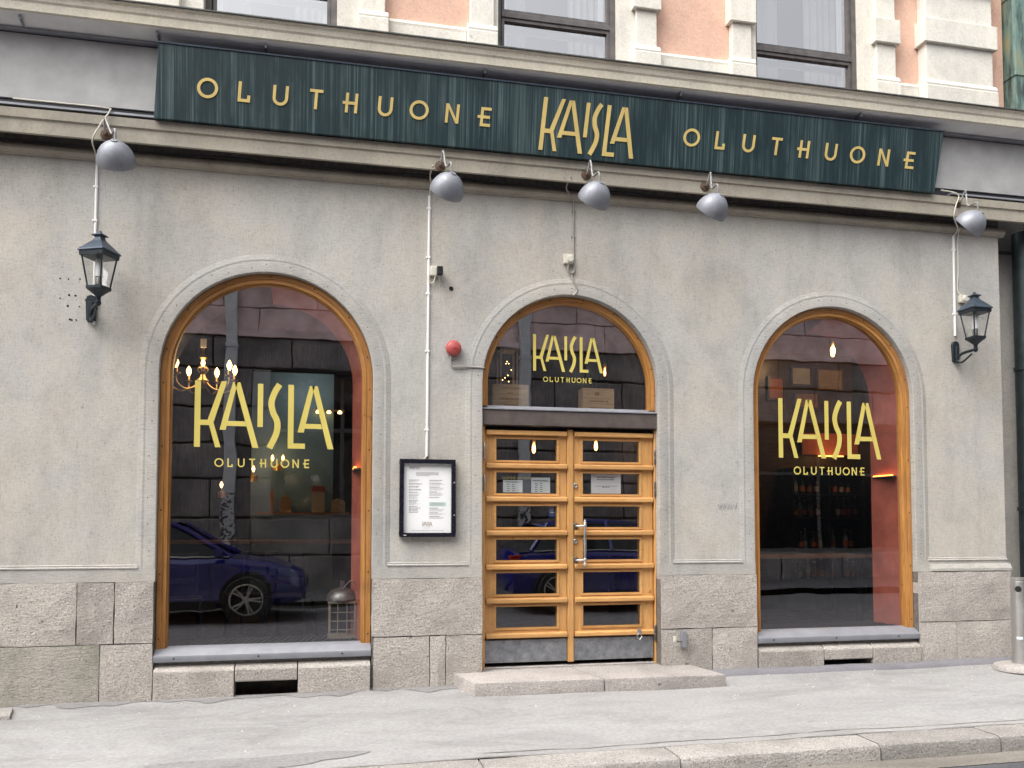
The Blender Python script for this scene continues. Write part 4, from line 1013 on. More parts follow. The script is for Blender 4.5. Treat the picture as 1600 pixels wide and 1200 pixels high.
conduit('conduit', 'white conduit from the cornice down to the right lantern', [(x0_, yw, z0_), (x1_, yw, z1_)], .012, 'white_pvc', [(x0_, yw, z0_-.14), (x1_, yw, z1_+.22)],
        [[(at(1470, 301, -.21)[0], -.215, z_(3.25)), (at(1497, 305, -.22)[0], -.22, z_(3.22)), (at(1493, 325, -.21)[0], -.21, z_(3.10)), (at(1492, 345, -.2)[0], -.19, z_(3.0)), (x0_, -.06, z_(2.94)), (x0_, yw, z0_)],
         [(at(1500, 350, -.05)[0], -.05, z_(2.96)), (at(1496.5, 372, yw)[0], yw, at(1496, 372, yw)[1]), (at(1497, 420, yw)[0], yw, at(1497, 420, yw)[1]), (at(1496, 452, yw)[0], yw, at(1496, 452, yw)[1]), (at(1501, 463, yw)[0], -.01, at(1501, 463, yw)[1])]], 'cream_plastic')
# black cable in the hollow of the cornice
pts = []
for k in range(40):
    x = -2.9+k*.245; pts.append((x, -.055-.012*math.sin(k*1.7), z_(3.002)+.010*math.sin(k*.9)+.006*math.sin(k*2.3)))
cb = MB().tube(pts, .007, 6).build('cable', 'black_plastic', smooth=True); tag(origin_to_base(cb), 'thin black cable lying on the roll moulding under the sign', 'cable')

# sockets
def outlet(u, v, w, hh, label, plug=None, round_=False):
    x, z = at(u, v, yF); O = thing('outlet_box', label, 'outlet', (x, yF, z-hh/2))
    MB().box(x-w/2, x+w/2, -.032, yF-.001, z-hh/2, z+hh/2).build('housing', 'cream_plastic', O, bev=.008)
    if round_: MB().lathe([(.032, 0), (.032, .010), (.026, .016), (0, .017)], (x+.012, -.032, z-.003), (0, -1, 0), 20).build('cover', 'cream_plastic', O, smooth=True)
    if plug:
        MB().box(x+.008, x+.060, -.085, -.0325, z-.045, z+.030).build('plug', 'black_plastic', O, bev=.008)
        MB().tube(catmull3([(x+.03, -.06, z-.045), (x+.035, -.04, z-.09), (x+.05, -.02, z-.14)], 5), .005, 8).build('cord', 'grey_pvc', O, smooth=True)
        MB().tube(catmull3([(x-.055, 0, z-.03), (x-.055, -.012, z-.09), (x-.02, -.014, z-.105), (x, -.02, z-.05)], 6), .006, 8).build('cord', 'cream_plastic', O, smooth=True)
    return O
outlet(679.5, 425, .085, .085, 'cream outlet with a black plug, beside the long white conduit', plug=True)
outlet(887, 406, .088, .085, 'cream junction box on the cable above the door', round_=True)
outlet(1502, 468, .085, .075, 'cream junction box tucked behind the right lantern', round_=True)
x, z = at(705, 451, yF)
tag(origin_to_base(MB().lathe([(.020, 0), (.019, .003), (.012, .004), (0, -.004)], (x, yF-.001, z), (0, -1, 0), 16).build('pipe_opening', 'hole_black', smooth=True)), 'small black round hole in the plaster right of the long conduit', 'hole')
# alarm bell
x, z = at(708, 545, yF); AB = thing('alarm_bell', 'red round alarm bell on the wall left of the door arch', 'bell', (x, yF, z-.07))
MB().lathe([(.060, 0), (.066, .01), (.068, .035), (.062, .052), (.045, .064), (.012, .069), (.010, .075), (0, .076)], (x, yF, z), (0, -1, 0), 28).build('gong', 'bell_red', AB, smooth=True)
MB().lathe([(.05, 0), (.05, .014), (0, .014)], (x, yF-.001, z-.045), (0, -1, 0), 16).build('back_box', 'grey_pvc', AB)
P_ = [(at(u, v, 0)[0], -.006, at(u, v, 0)[1]) for u, v in ((705, 556), (704, 566), (708, 573), (722, 573), (742, 574), (757, 575))]
MB().tube(catmull3(P_, 5), .007, 8).build('cable', 'grey_pvc', AB, smooth=True)

# menu case
x0_, z1_ = at(624.5, 717, -.02); x1_, z0_ = at(711, 839, -.02)
MC = thing('menu_case', 'black framed menu case with a white sheet, left of the door', 'menu board', ((x0_+x1_)/2, yF, z0_))
f = MB(); t = .036; yA, yB = -.045, .006
f.box(x0_, x1_, yA, yB, z1_-t, z1_); f.box(x0_, x1_, yA, yB, z0_, z0_+t); f.box(x0_, x0_+t, yA, yB, z0_+t, z1_-t); f.box(x1_-t, x1_, yA, yB, z0_+t, z1_-t)
f.build('frame', 'black_frame', MC, bev=.003)
MB().box(x0_+t, x1_-t, -.012, yB, z0_+t, z1_-t).build('sheet', 'paper', MC)
lk = MB()
for k in (.30, .72): MB().lathe([(.009, 0), (.009, .004), (0, .005)], (x1_-.012, yA, z1_-(z1_-z0_)*k), (0, -1, 0), 12).build('lock', 'steel', MC)
MB().box(x0_+.035, x0_+.058, yA-.001, yA+.001, z0_+.012, z0_+.020).build('badge', 'label_white', MC)
Wm, Hm = x1_-x0_, z1_-z0_; yt = -.0128
fx = lambda q: x0_+Wm*q; fz = lambda q: z1_-Hm*q
text_mesh('heading', 'MENU', fx(.175), yt, fz(.130), .033, 'ink', MC)
def lines(specs, mat):
    mb = MB()
    for a, c, zq, hq in specs:
        # broken into words so that it reads as print
        p = a
        while p < c-.004:
            wlen = min(random.uniform(.02, .055), c-p); mb.box(fx(p), fx(p+wlen-.007), yt, yt+.0006, fz(zq+hq), fz(zq)); p += wlen
    o = mb.build('print', mat, MC); o['kind'] = 'stuff'
sp = [(.30, .71, .168+.013*k, .008) for k in range(3)]+[(.30, .55, .207, .008)]
bold = []; thin = []
q = .265; k = 0
for rows_ in (2, 1, 1, 1, 1, 4, 0, 3, 0, 0, 0, 0, 0):
    bold.append((.17, .17+random.uniform(.14, .24), q, .007)); q += .014
    for _ in range(rows_): thin.append((.17, .17+random.uniform(.10, .26), q, .005)); q += .012
    q += .010 if rows_ else .004
q = .265
for rows_ in (1, 2, 3, 4, 0):
    bold.append((.535, .535+random.uniform(.14, .26), q, .007)); q += .014
    for _ in range(rows_): thin.append((.535, .535+random.uniform(.18, .30), q, .005)); q += .012
    q += .012
q = .625
for rows_ in (3, 2, 2):
    bold.append((.535, .535+random.uniform(.12, .2), q, .007)); q += .014
    for _ in range(rows_): thin.append((.535, .535+random.uniform(.22, .30), q, .005)); q += .012
    q += .010
lines(sp, 'ink_pale'); lines(bold, 'ink'); lines(thin, 'ink_pale')
MB().box(fx(.535), fx(.835), yt+.0004, yt+.0007, fz(.605), fz(.55)).build('green_box', 'menu_green', MC)
yt -= .0006; lines([(.555, .80, .56+.012*k, .006) for k in range(3)], 'ink_pale'); yt += .0006
for ch, polys in BIG: put_letter(polys, planeT(fx(.415), fz(.865), Hm*.062, yt+.0007, .0+Wm*.175/(2.07*Hm*.062)), MC, 'ink_brown', .0007)
lines([(.43, .56, .882, .004)], 'ink_pale'); lines([(.22, .80, .915, .005)], 'ink_pale')

# notices behind the door glass
def notice(u0, v0, u1, v1, label, mat, texts, y):
    xa, za = at(u0, v0, y); xb, zb = at(u1, v1, y)
    o = thing('paper_notice', label, 'notice', ((xa+xb)/2, y, zb))
    MB().box(xa, xb, y, y+.001, zb, za).build('sheet', mat, o)
    if texts:
        mb = MB()
        for a, c, q, hq in texts:
            p = a
            while p < c-.01:
                wl = min(random.uniform(.05, .14), c-p); mb.box(xa+(xb-xa)*p, xa+(xb-xa)*(p+wl-.02), y-.0008, y-.0002, za-(za-zb)*(q+hq), za-(za-zb)*q); p += wl
        pr = mb.build('print', 'ink', o); pr['kind'] = 'stuff'
    return o
yn = dy+.031
notice(786, 750, 816.5, 769.5, 'small pale notice of opening hours, left one behind the left leaf', 'paper_blue', [(.12, .92, .12, .07)]+[(.2, .36, .32+.17*k, .06) for k in range(4)]+[(.45, .62, .32+.17*k, .06) for k in range(4)], yn)
notice(830, 746, 859.5, 770.5, 'small pale notice of opening hours, right one behind the left leaf', 'paper_blue', [(.1, .88, .18, .06)]+[(.2, .36, .36+.13*k, .05) for k in range(5)]+[(.46, .62, .36+.13*k, .05) for k in range(5)], yn)
nt_ = notice(923.5, 740.5, 970, 771.5, 'white sheet with an entrance note behind the right door leaf', 'paper', [(.2, .82, .14, .06), (.2, .80, .26, .05), (.38, .62, .64, .05)], yn)
xa, za = at(930, 760.5, yn)
text_mesh('heading', 'ENTRANCE TO KAISLA FROM', xa, yn-.0008, za, .0165, 'ink', nt_)
xa, za = at(784, 748.5, yn)
text_mesh('lettering', 'OLEMME AVOINNA', xa, yn-.001, za, .033, 'vinyl_yellow', DL)
sx0, sz0 = at(858, 791, yn); sx1, sz1 = at(867, 808, yn)
stk = thing('sticker', 'small blue sticker on the third pane of the left door leaf', 'sticker', (sx0, yn, sz1))
MB().box(sx0, sx1, yn-.0015, yn-.0005, sz1, sz0).build('backing', 'sticker_blue', stk)
mb = MB(); mb.lathe([(.014, 0), (.014, .0006), (.010, .0006), (.010, 0)], ((sx0+sx1)/2, yn-.0016, sz0-.03), (0, -1, 0), 16); mb.box(sx0+.008, sx1-.008, yn-.0022, yn-.0016, sz0-.058, sz0-.052)
mb.build('emblem', 'paper', stk)

# stainless ashtray post with its stone foot
bx_, by_ = 6.44, -.46; bz_ = gz(bx_, by_)
AP = thing('ashtray_post', 'stainless steel ashtray post on a round stone foot at the right edge', 'ashtray', (bx_, by_, bz_))
MB().lathe([(.255, 0), (.255, .02), (.24, .045), (.20, .06), (0, .068)], (bx_, by_, bz_), None, 36).build('foot', 'granite_step', AP, smooth=True)
zt = at(1590, 903, by_)[1]
MB().lathe([(.085, .06), (.085, zt-bz_-.03), (.080, zt-bz_-.028), (.080, zt-bz_-.020), (.085, zt-bz_-.018), (.085, zt-bz_), (.080, zt-bz_+.003), (0, zt-bz_+.004)], (bx_, by_, bz_), None, 40).build('tube', 'steel', AP, smooth=True)
for ang, dz in ((-145, -.10), (-95, -.155), (-40, -.10)):
    d = Vector((math.cos(R(ang)), math.sin(R(ang)), 0))
    MB().lathe([(.028, 0), (.028, .005), (.024, .006), (0, .0045)], Vector((bx_, by_, zt+dz))+d*.083, d, 16).build('hole', 'hole_black', AP, smooth=True)
d = Vector((math.cos(R(-140)), math.sin(R(-140)), 0)); e = Vector((-d.y, d.x, 0)); cz = Vector((bx_, by_, at(1585, 996, by_)[1]))+d*.0862
MB().add([cz-e*.03-Vector((0, 0, .012)), cz+e*.02-Vector((0, 0, .012)), cz+e*.02+Vector((0, 0, .012)), cz-e*.03+Vector((0, 0, .012))], [(0, 1, 2, 3)]).build('blue_tag', 'paper_blue', AP)

# door holder on the plinth right of the door
x, z = at(1067, 998, -.05); H = thing('door_holder', 'small grey metal door holder on the granite right of the door', 'door stop', (x, -.04, z-.07))
MB().box(x-.024, x+.024, -.085, -.038, z-.075, z+.075).build('body', 'sill_metal', H, bev=.006)
MB().tube([(x-.01, -.075, z-.02), (x-.06, -.09, z-.02), (x-.085, -.095, z-.015)], .006, 8).build('arm', 'dark_steel', H, smooth=True)
MB().box(x-.110, x-.082, -.105, -.085, z-.02, z+.030).build('tip', 'cream_plastic', H, bev=.004)

# downpipes at the right corner
DP = thing('downpipe', 'dark green downpipe in the recess at the right edge', 'downpipe', (7.12, .12, 0))
MB().tube([(7.13, .12, -.1), (7.13, .12, z_(3.02))], .11, 20).build('pipe', 'pipe_dark', DP, smooth=True)
for zz in (1.55, 3.0): MB().lathe([(.112, -.02), (.122, -.018), (.122, .018), (.112, .02)], (7.13, .12, zz), None, 20).build('collar', 'pipe_dark', DP, smooth=True)
DP2 = thing('copper_pipe', 'green weathered copper downpipe above the cornice at the top right', 'downpipe', (7.0, -.02, z_(4.1)))
MB().box(6.86, 7.10, -.12, .1, z_(4.03), z_(6.4)).build('pipe', 'copper_green', DP2, bev=.02)
for zz in (z_(4.56), z_(5.4)): MB().box(6.85, 7.11, -.13, .11, zz, zz+.04).build('collar', 'copper_green', DP2, bev=.004)
MB().box(6.85, 7.15, .12, .35, z_(4.06), z_(6.4)).build('neighbour_strip', 'cornice', B)

# ================================================================== INTERIOR
FZ, CZ, RB = 0.22, 4.25, 6.6
def room(name, q, mat): return tag(MB().add(q, [(0, 1, 2, 3)]).build(name, mat), kind='structure')
XA, XB = -4.2, 7.4
room('interior_floor', [(XA, .2, FZ), (XB, .2, FZ), (XB, RB, FZ), (XA, RB, FZ)], 'inner_floor')
room('interior_ceiling', [(XA, .2, CZ), (XA, RB, CZ), (XB, RB, CZ), (XB, .2, CZ)], 'inner_ceiling')
room('interior_wall', [(XA, RB, FZ), (XB, RB, FZ), (XB, RB, CZ), (XA, RB, CZ)], 'inner_dark')
room('interior_wall', [(XA, .2, FZ), (XA, RB, FZ), (XA, RB, CZ), (XA, .2, CZ)], 'inner_dark')
room('interior_wall', [(XB, .2, FZ), (XB, .2, CZ), (XB, RB, CZ), (XB, RB, FZ)], 'inner_dark')
tag(MB().box(1.05, 1.12, .6, 3.2, FZ, CZ).build('interior_wall', 'inner_dark'), kind='structure')
tag(MB().box(3.55, 3.62, .6, 3.0, FZ, CZ).build('interior_wall', 'inner_dark'), kind='structure')
# grilles just inside the two big windows
for cx, h in WINS:
    G = thing('floor_grille', 'dark ribbed heating grille inside the %s window' % ('left' if cx < 0 else 'right'), 'grille', (cx, .38, .28))
    MB().box(cx-h+.06, cx+h-.06, .155, .60, .28, .385).build('ledge', 'cabinet_dark', G)
    mb = MB()
    for k in range(30):
        x = cx-h+.08+k*(2*h-.16)/30; mb.hexa([(x, .16, .386), (x+.02, .16, .386), (x+.09, .58, .386), (x+.07, .58, .386), (x, .16, .40), (x+.02, .16, .40), (x+.09, .58, .40), (x+.07, .58, .40)])
    s_ = mb.build('ribs', 'grille', G); s_['kind'] = 'stuff'
# blue panel on the back wall, seen through the left window
xa, zb = at(392, 745, 4.2); xb, zt = at(522, 585, 4.2)
BP = MB().box(xa, xb, 4.2, 4.26, FZ, zt).build('partition', 'inner_blue'); tag(origin_to_base(BP), 'blue grey partition wall deep inside behind the left window', 'partition')
# led ledges on the red reveals
for cx, h, lb, v in ((-0.43, .858, 'left', 727), (4.825, .858, 'right', 738)):
    z = z_(.48); x = cx+h-.115
    Lq = thing('led_ledge', 'thin ledge with an orange light strip inside the %s window' % lb, 'light', (x, .4, z))
    MB().box(x-.035, x+.02, .150, .465, z-.025, z-.005).build('ledge', 'cabinet_dark', Lq)
    MB().box(x-.034, x-.012, .155, .46, z-.004, z+.008).build('strip', 'led_orange', Lq)

def lamp_light(name, loc, watt, col, r, parent):
    l = bpy.data.lights.new(name, 'POINT'); l.energy = watt; l.color = col; l.shadow_soft_size = r
    o = bpy.data.objects.new(name, l); COL.objects.link(o); o.parent = parent; o.location = Vector(loc)-OFF[parent.name]; return o
def bulb_prof(s=1.0): return [(.006*s, 0), (.012*s, .012*s), (.021*s, .034*s), (.022*s, .046*s), (.017*s, .064*s), (.008*s, .082*s), (0, .092*s)]
# chandelier
yc = 1.25; xc, zc = at(317, 590, yc)
CH = thing('chandelier', 'brass chandelier with lit candle bulbs in the left window', 'chandelier', (xc, yc, zc-.1))
MB().lathe([(0, -.10), (.02, -.09), (.05, -.06), (.055, -.03), (.03, 0), (.02, .03), (.045, .06), (.05, .085), (.025, .12), (.015, .16), (.035, .19), (.03, .21), (.012, .24), (.012, .30), (.02, .31), (.012, .36), (0, .37)], (xc, yc, zc), None, 20).build('stem', 'brass', CH, smooth=True)
MB().tube([(xc, yc, zc+.36), (xc, yc, CZ)], .006, 6).build('chain', 'brass', CH)
MB().lathe([(.028, .29), (.028, .37), (0, .37)], (xc, yc, zc), None, 12).build('sleeve', 'label_white', CH)
for k in range(7):
    t = 2*math.pi*k/7+.35; d = Vector((math.cos(t), math.sin(t), 0)); rr = .30; c = Vector((xc, yc, zc))
    a = MB().tube(catmull3([c+d*.03+Vector((0, 0, -.03)), c+d*.10+Vector((0, 0, -.10)), c+d*.20+Vector((0, 0, -.13)), c+d*.29+Vector((0, 0, -.08)), c+d*rr+Vector((0, 0, -.01))], 6), .007, 8).build('arm', 'brass', CH, smooth=True)
    mb = MB(); p = c+d*rr; mb.lathe([(.008, -.015), (.035, 0), (.037, .006), (.012, .01), (.013, .05), (0, .05)], p, None, 12); mb.build('candle_cup', 'brass', a, smooth=True)
    MB().lathe(bulb_prof(1.15 if k != 5 else .9), p+Vector((0, 0, .048)), None, 12).build('bulb', 'bulb_warm', a, smooth=True)
lamp_light('chandelier_light', (xc, yc, zc+.12), 5, (1, .70, .38), .2, CH)
# wall lamps deeper in
def wall_lamp(u, v, y, label, n=1, glow=0.9):
    x, z = at(u, v, y); L = thing('wall_lamp', label, 'lamp', (x, y, z-.12))
    MB().lathe([(.05, -.14), (.05, -.06), (.0, -.05)], (x, y+.06, z), (0, 0, 1), 12).build('back_plate', 'brass', L, smooth=True)
    for k in range(n):
        xx = x+(k-(n-1)/2)*.13
        MB().tube(catmull3([(x, y+.06, z-.10), (xx, y, z-.12), (xx, y, z-.02)], 5), .006, 6).build('arm', 'brass', L, smooth=True)
        MB().lathe(bulb_prof(0.9), (xx, y, z-.02), None, 12).build('bulb', 'bulb_warm', L, smooth=True)
    lamp_light('lamp_glow', (x, y-.08, z+.02), glow, (1, .6, .28), .08, L)
wall_lamp(434, 718, 4.0, 'lit double wall lamp just below the left window lettering', 2)
wall_lamp(396, 735, 3.8, 'lit single wall lamp left of the double one in the left window', 1)
wall_lamp(346, 760, 3.6, 'lit low lamp in front of the pipe reflection in the left window', 1)
xs = at(514, 645, 4.15); TL = thing('track_light', 'row of three small lit spots deep inside the left window', 'lamp', (xs[0], 4.15, xs[1]))
MB().box(xs[0]-.2, xs[0]+.2, 4.14, 4.18, xs[1]+.02, xs[1]+.04).build('rail', 'brass', TL)
lamp_light('partition_fill', (xs[0]-.3, 3.75, xs[1]+.25), 2.2, (1, .85, .68), .1, TL)  # fill light added in front of the spots to brighten the blue partition
for k in (-1, 0, 1): MB().lathe([(.0, -.012), (.025, -.010), (.03, .01), (.012, .03), (0, .03)], (xs[0]+k*.14, 4.14, xs[1]), None, 12).build('spot', 'bulb_warm', TL, smooth=True)
# pendants behind the door panes
def pendant(u, v, y, label, watt=2.5, s=1.0):
    x, z = at(u, v, y); L = thing('pendant_lamp', label, 'lamp', (x, y, z-.1), 'pendant bulbs')
    MB().tube([(x, y, z+.08), (x, y, CZ)], .004, 6).build('cord', 'black_plastic', L)
    MB().lathe([(.018, .05), (.022, .055), (.022, .10), (.01, .12), (0, .12)], (x, y, z), None, 12).build('holder', 'brass', L, smooth=True)
    MB().lathe([(0, -.055*s), (.011*s, -.05*s), (.018*s, -.035*s), (.021*s, -.01*s), (.019*s, .02*s), (.012*s, .05), (0, .05)], (x, y, z), None, 16).build('bulb', 'bulb_filament', L, smooth=True)
    lamp_light('pendant_light', (x, y-.07, z), watt, (1, .62, .30), .05, L)
pendant(834, 701, 2.2, 'lit filament bulb behind the top pane of the left door leaf')
pendant(931, 697, 2.2, 'lit filament bulb behind the top pane of the right door leaf')
pendant(1301, 548, 2.6, 'bright hanging bulb in the upper part of the right window', 14, 1.5)
pendant(945, 583, 1.5, 'small lit bulb at the foot of the fanlight lettering', 0.6, 0.6)
# crates and fairy-light lantern on the ledge behind the fanlight
MB().box(DOOR[0]-.79, DOOR[0]+.79, .192, .592, LZ0+.02, LZ1+.025).build('ledge', 'cabinet_dark', B)
def crate(u0, v0, u1, y, label, lines_):
    xa, za = at(u0, v0, y); xb, _ = at(u1, v0, y); zb = LZ1+.026
    o = thing('wine_crate', label, 'crate', ((xa+xb)/2, y+.08, zb))
    t = .012
    MB().box(xa, xb, y, y+t, zb, za).build('end_board', 'wood_crate', o)
    for n_, q in (('side_board', (xa, xa+t)), ('side_board', (xb-t, xb))): MB().box(q[0], q[1], y+t+.0005, y+.16, zb, za).build(n_, 'wood_crate', o)
    MB().box(xa+t, xb-t, y+t, y+.16, zb, zb+t).build('bottom_board', 'wood_crate', o)
    mb = MB()
    for a, c, q, hq in lines_:
        p = a
        while p < c-.01:
            wl = min(random.uniform(.03, .09), c-p); mb.box(xa+(xb-xa)*p, xa+(xb-xa)*(p+wl-.014), y-.0012, y-.0003, za-(za-zb)*(q+hq), za-(za-zb)*q); p += wl
    pr = mb.build('branding', 'ink_brown', o); pr['kind'] = 'stuff'
crate(769.5, 599.5, 826, .26, 'pale wooden wine crate at the left end of the fanlight ledge', [(.25, .8, .12, .05), (.42, .58, .32, .05), (.2, .8, .52, .09), (.3, .72, .76, .06)])
crate(911, 606, 959.5, .26, 'pale wooden wine crate at the right end of the fanlight ledge', [(.38, .55, .16, .14), (.2, .82, .5, .06), (.22, .85, .78, .06)])
def house_lantern(x, y, z0, w, hh, label, roof=True, lights=True):
    o = thing('wooden_lantern', label, 'lantern', (x, y, z0)); t = .018
    f = MB(); a = w/2
    for sx in (-1, 1):
        for sy in (-1, 1): f.box(x+sx*a-(t if sx > 0 else 0), x+sx*a+(t if sx < 0 else 0), y+sy*a-(t if sy > 0 else 0), y+sy*a+(t if sy < 0 else 0), z0+.02, z0+hh)
    f.box(x-a-.006, x+a+.006, y-a-.006, y+a+.006, z0, z0+.02); f.box(x-a-.006, x+a+.006, y-a-.006, y+a+.006, z0+hh, z0+hh+.02)
    f.build('frame', 'wood_pale', o)
    b_ = MB()
    for k in (1, 2, 3):
        zz = z0+hh*k/4; b_.box(x-a+t, x+a-t, y-a+.004, y-a+.010, zz-.004, zz+.004)
    for k in (1, 2): b_.box(x-a+w*k/3-.004, x-a+w*k/3+.004, y-a+.003, y-a+.009, z0+.02, z0+hh)
    if not lights: b_.build('lattice', 'wood_pale', o)
    if roof:
        MB().lathe([(a*1.5, hh+.021), (a*1.5, hh+.07), (a*1.3, hh+.072), (a*.75, hh+.17), (a*.75, hh+.21), (0, hh+.215)], (x, y, z0), None, 4, math.pi/4).build('roof', 'sill_metal', o)
        MB().tube([(x-.02, y, z0+hh+.21), (x-.025, y, z0+hh+.27), (x+.025, y, z0+hh+.27), (x+.02, y, z0+hh+.21)], .004, 6).build('ring', 'sill_metal', o)
    else:
        MB().lathe([(a*1.2, hh+.021), (a*1.15, hh+.06), (a*.8, hh+.11), (a*.3, hh+.13), (.02, hh+.14), (.02, hh+.19), (0, hh+.19)], (x, y, z0), None, 20).build('roof', 'dark_steel', o, smooth=True)
        MB().tube(catmull3([(x-.0, y-.05, z0+hh+.12), (x+.08, y-.10, z0+hh+.20), (x+.14, y-.05, z0+hh+.10)], 6), .004, 6).build('handle', 'steel', o, smooth=True)
    if lights:
        mb = MB()
        for k in range(16): mb.lathe([(0, -.006), (.006, 0), (0, .006)], (x+random.uniform(-a*.7, a*.7), y+random.uniform(-a*.6, a*.6), z0+.04+random.random()*(hh-.08)), None, 6)
        s_ = mb.build('fairy_lights', 'fairy_light', o); s_['kind'] = 'stuff'
    return o
xf, zf_ = at(792.5, 598, .42)
house_lantern(xf, .42, LZ1+.026+.02, .17, at(790, 550, .42)[1]-LZ1-.046, 'tall lantern full of fairy lights behind the left crate')
xw_, _ = at(534, 990, .40)
house_lantern(xw_, .40, .401, .235, .30, 'latticed wooden lantern standing inside the left window, bottom right', roof=False, lights=False)

# tables and chairs
def table(x0, x1, y0, y1, zt, label):
    o = thing('table', label, 'table', ((x0+x1)/2, (y0+y1)/2, FZ))
    MB().box(x0, x1, y0, y1, zt-.035, zt).build('top', 'wood_table', o, bev=.004)
    for x in (x0+.15, x1-.15):
        for y in (y0+.08, y1-.08): MB().box(x-.025, x+.025, y-.025, y+.025, FZ, zt-.036).build('leg', 'chair_dark', o)
    return o
z = at(420, 845, 2.6)[1]; table(-3.0, .95, 2.6, 3.3, z, 'long table with a wooden edge across the left window')
z = at(1280, 868, 1.7)[1]; table(3.7, 6.4, 1.7, 2.3, z, 'long table with a wooden edge across the right window')
def chair(x, y, rz_, label, seat=.46):
    o = thing('chair', label, 'chair', (x, y, FZ), 'dark bar chairs'); OFF[o.name] = Vector()
    MB().box(-.21, .21, -.20, .20, seat-.03, seat).build('seat', 'chair_dark', o, bev=.008)
    for sx in (-1, 1):
        MB().tube([(sx*.21, -.22, 0), (sx*.17, -.17, seat-.03)], [.015, .02], 8).build('leg', 'chair_dark', o)
        MB().tube([(sx*.21, .22, 0), (sx*.17, .18, seat-.03), (sx*.18, .20, seat+.2), (sx*.18, .24, seat+.42)], [.015, .02, .017, .014], 8).build('leg', 'chair_dark', o)
    MB().box(-.19, .19, .215, .24, seat+.28, seat+.42).build('backrest', 'chair_dark', o, bev=.008)
    MB().box(-.19, .19, .20, .22, seat+.12, seat+.17).build('back_rail', 'chair_dark', o, bev=.005)
    o.rotation_euler.z = rz_; return o
for i, (u, y, r_, lb) in enumerate(((280, 1.5, .2, 'dark bar chair inside the left window, nearest its left edge'), (395, 2.0, -.3, 'dark bar chair behind the reflected car wheel in the left window'), (455, 1.7, 2.9, 'dark bar chair with splayed legs right of the reflected car'))):
    chair(at(u, 900, y)[0], y, r_, lb)
# bottle cabinet behind the right window
yk = 3.1; xa, zt = at(1238, 742, yk); xb, _ = at(1352, 742, yk)
CB = thing('bottle_cabinet', 'tall dark cabinet of bottles behind the right window', 'cabinet', ((xa+xb)/2, yk+.2, FZ))
MB().box(xa, xb, yk+.36, yk+.40, FZ, zt+.1).build('back_panel', 'cabinet_dark', CB)
for q in (xa, (xa+xb)/2-.012, xb-.025): MB().box(q, q+.025, yk, yk+.359, FZ, zt+.1).build('side_panel', 'cabinet_dark', CB)
sh = [at(1300, v, yk)[1] for v in (772, 808, 858, 905)]
for z in sh+[zt+.1]: MB().box(xa+.026, xb-.026, yk+.01, yk+.358, z-.02, z).build('shelf', 'cabinet_dark', CB)
prof_b = [(.033, 0), (.035, .01), (.035, .15), (.028, .18), (.013, .21), (.013, .27), (.015, .272), (.015, .285), (0, .285)]
protos = {}
cnt = 0
places = ['top', 'second', 'third', 'lowest']; nth = ['first', 'second', 'third', 'fourth', 'fifth', 'sixth', 'seventh', 'eighth', 'ninth', 'tenth', 'eleventh', 'twelfth', 'thirteenth', 'fourteenth', 'fifteenth', 'sixteenth']
for si, z in enumerate(sh):
    k = 0; x = xa+.10
    while x < xb-.08:
        if abs(x-(xa+xb)/2) > .06 and random.random() > .12:
            mt = random.choice(['bottle_brown', 'bottle_brown', 'bottle_green', 'bottle_clear'])
            lbm = random.choice(['label_orange', 'label_white', 'label_orange'])
            key = (mt, lbm)
            if key not in protos:
                o = thing('bottle', 'x', 'bottle', (0, 0, 0)); MB().lathe(prof_b, (0, 0, 0), None, 12).build('body', mt, o, smooth=True)
                MB().lathe([(.0356, .04), (.0356, .12)], (0, 0, 0), None, 12, caps=False).build('paper_label', lbm, o, smooth=True)
                MB().lathe([(.016, .27), (.016, .288), (0, .288)], (0, 0, 0), None, 12).build('cap', 'brass', o, smooth=True)
                protos[key] = o
            else: o = copy_tree(protos[key])
            o.location = (x, yk+.10+random.uniform(0, .05), z+.0005); o.scale = (1, 1, random.uniform(.8, .98))
            o['label'] = '%s bottle with %s label, %s from left on the %s cabinet shelf' % (mt.split('_')[1], 'an orange' if 'orange' in lbm else 'a white', nth[k], places[si]); k += 1
            o['category'] = 'bottle'; o['group'] = 'bottles in the cabinet behind the right window'
        x += random.uniform(.075, .12)
yk2 = 3.4; xg, zg = at(1300, 695, yk2)
GM = thing('back_bar_mirror', 'framed mirror panel with warm light behind the right window lettering', 'mirror', (xg, yk2, zg-.25))
MB().box(xg-.45, xg+.45, yk2+.02, yk2+.05, zg-.14, zg+.16).build('panel', 'inner_red', GM)
MB().box(xg-.22, xg+.16, yk2-.03, yk2+.0, zg-.17, zg-.15).build('light_strip', 'glow_shelf', GM)

lamp_light('mirror_glow', (xg, yk2-.30, zg-.05), 1.6, (1, .52, .18), .2, GM)
def picture(u0, v0, u1, v1, y, mat, label):
    xa, za = at(u0, v0, y); xb, zb = at(u1, v1, y); o = thing('framed_picture', label, 'picture', ((xa+xb)/2, y, zb))
    f = MB(); t = .025
    f.box(xa, xb, y-.02, y+.01, za-t, za); f.box(xa, xb, y-.02, y+.01, zb, zb+t); f.box(xa, xa+t, y-.02, y+.01, zb+t, za-t); f.box(xb-t, xb, y-.02, y+.01, zb+t, za-t)
    f.build('frame', 'wood_dark', o); MB().box(xa+t, xb-t, y-.004, y+.008, zb+t, za-t).build('print', mat, o)
PW = 3.5
picture(1199, 588, 1226, 626, PW, 'label_orange', 'orange framed picture at the upper left inside the right window')
picture(1235, 572, 1268, 604, PW, 'label_white', 'pale framed picture right of the orange one in the right window')
picture(1275, 575, 1318, 612, PW, 'wood_crate', 'brown framed picture below the bright bulb in the right window')
picture(1240, 612, 1280, 640, PW, 'wood_table', 'low brown framed picture above the lettering in the right window')
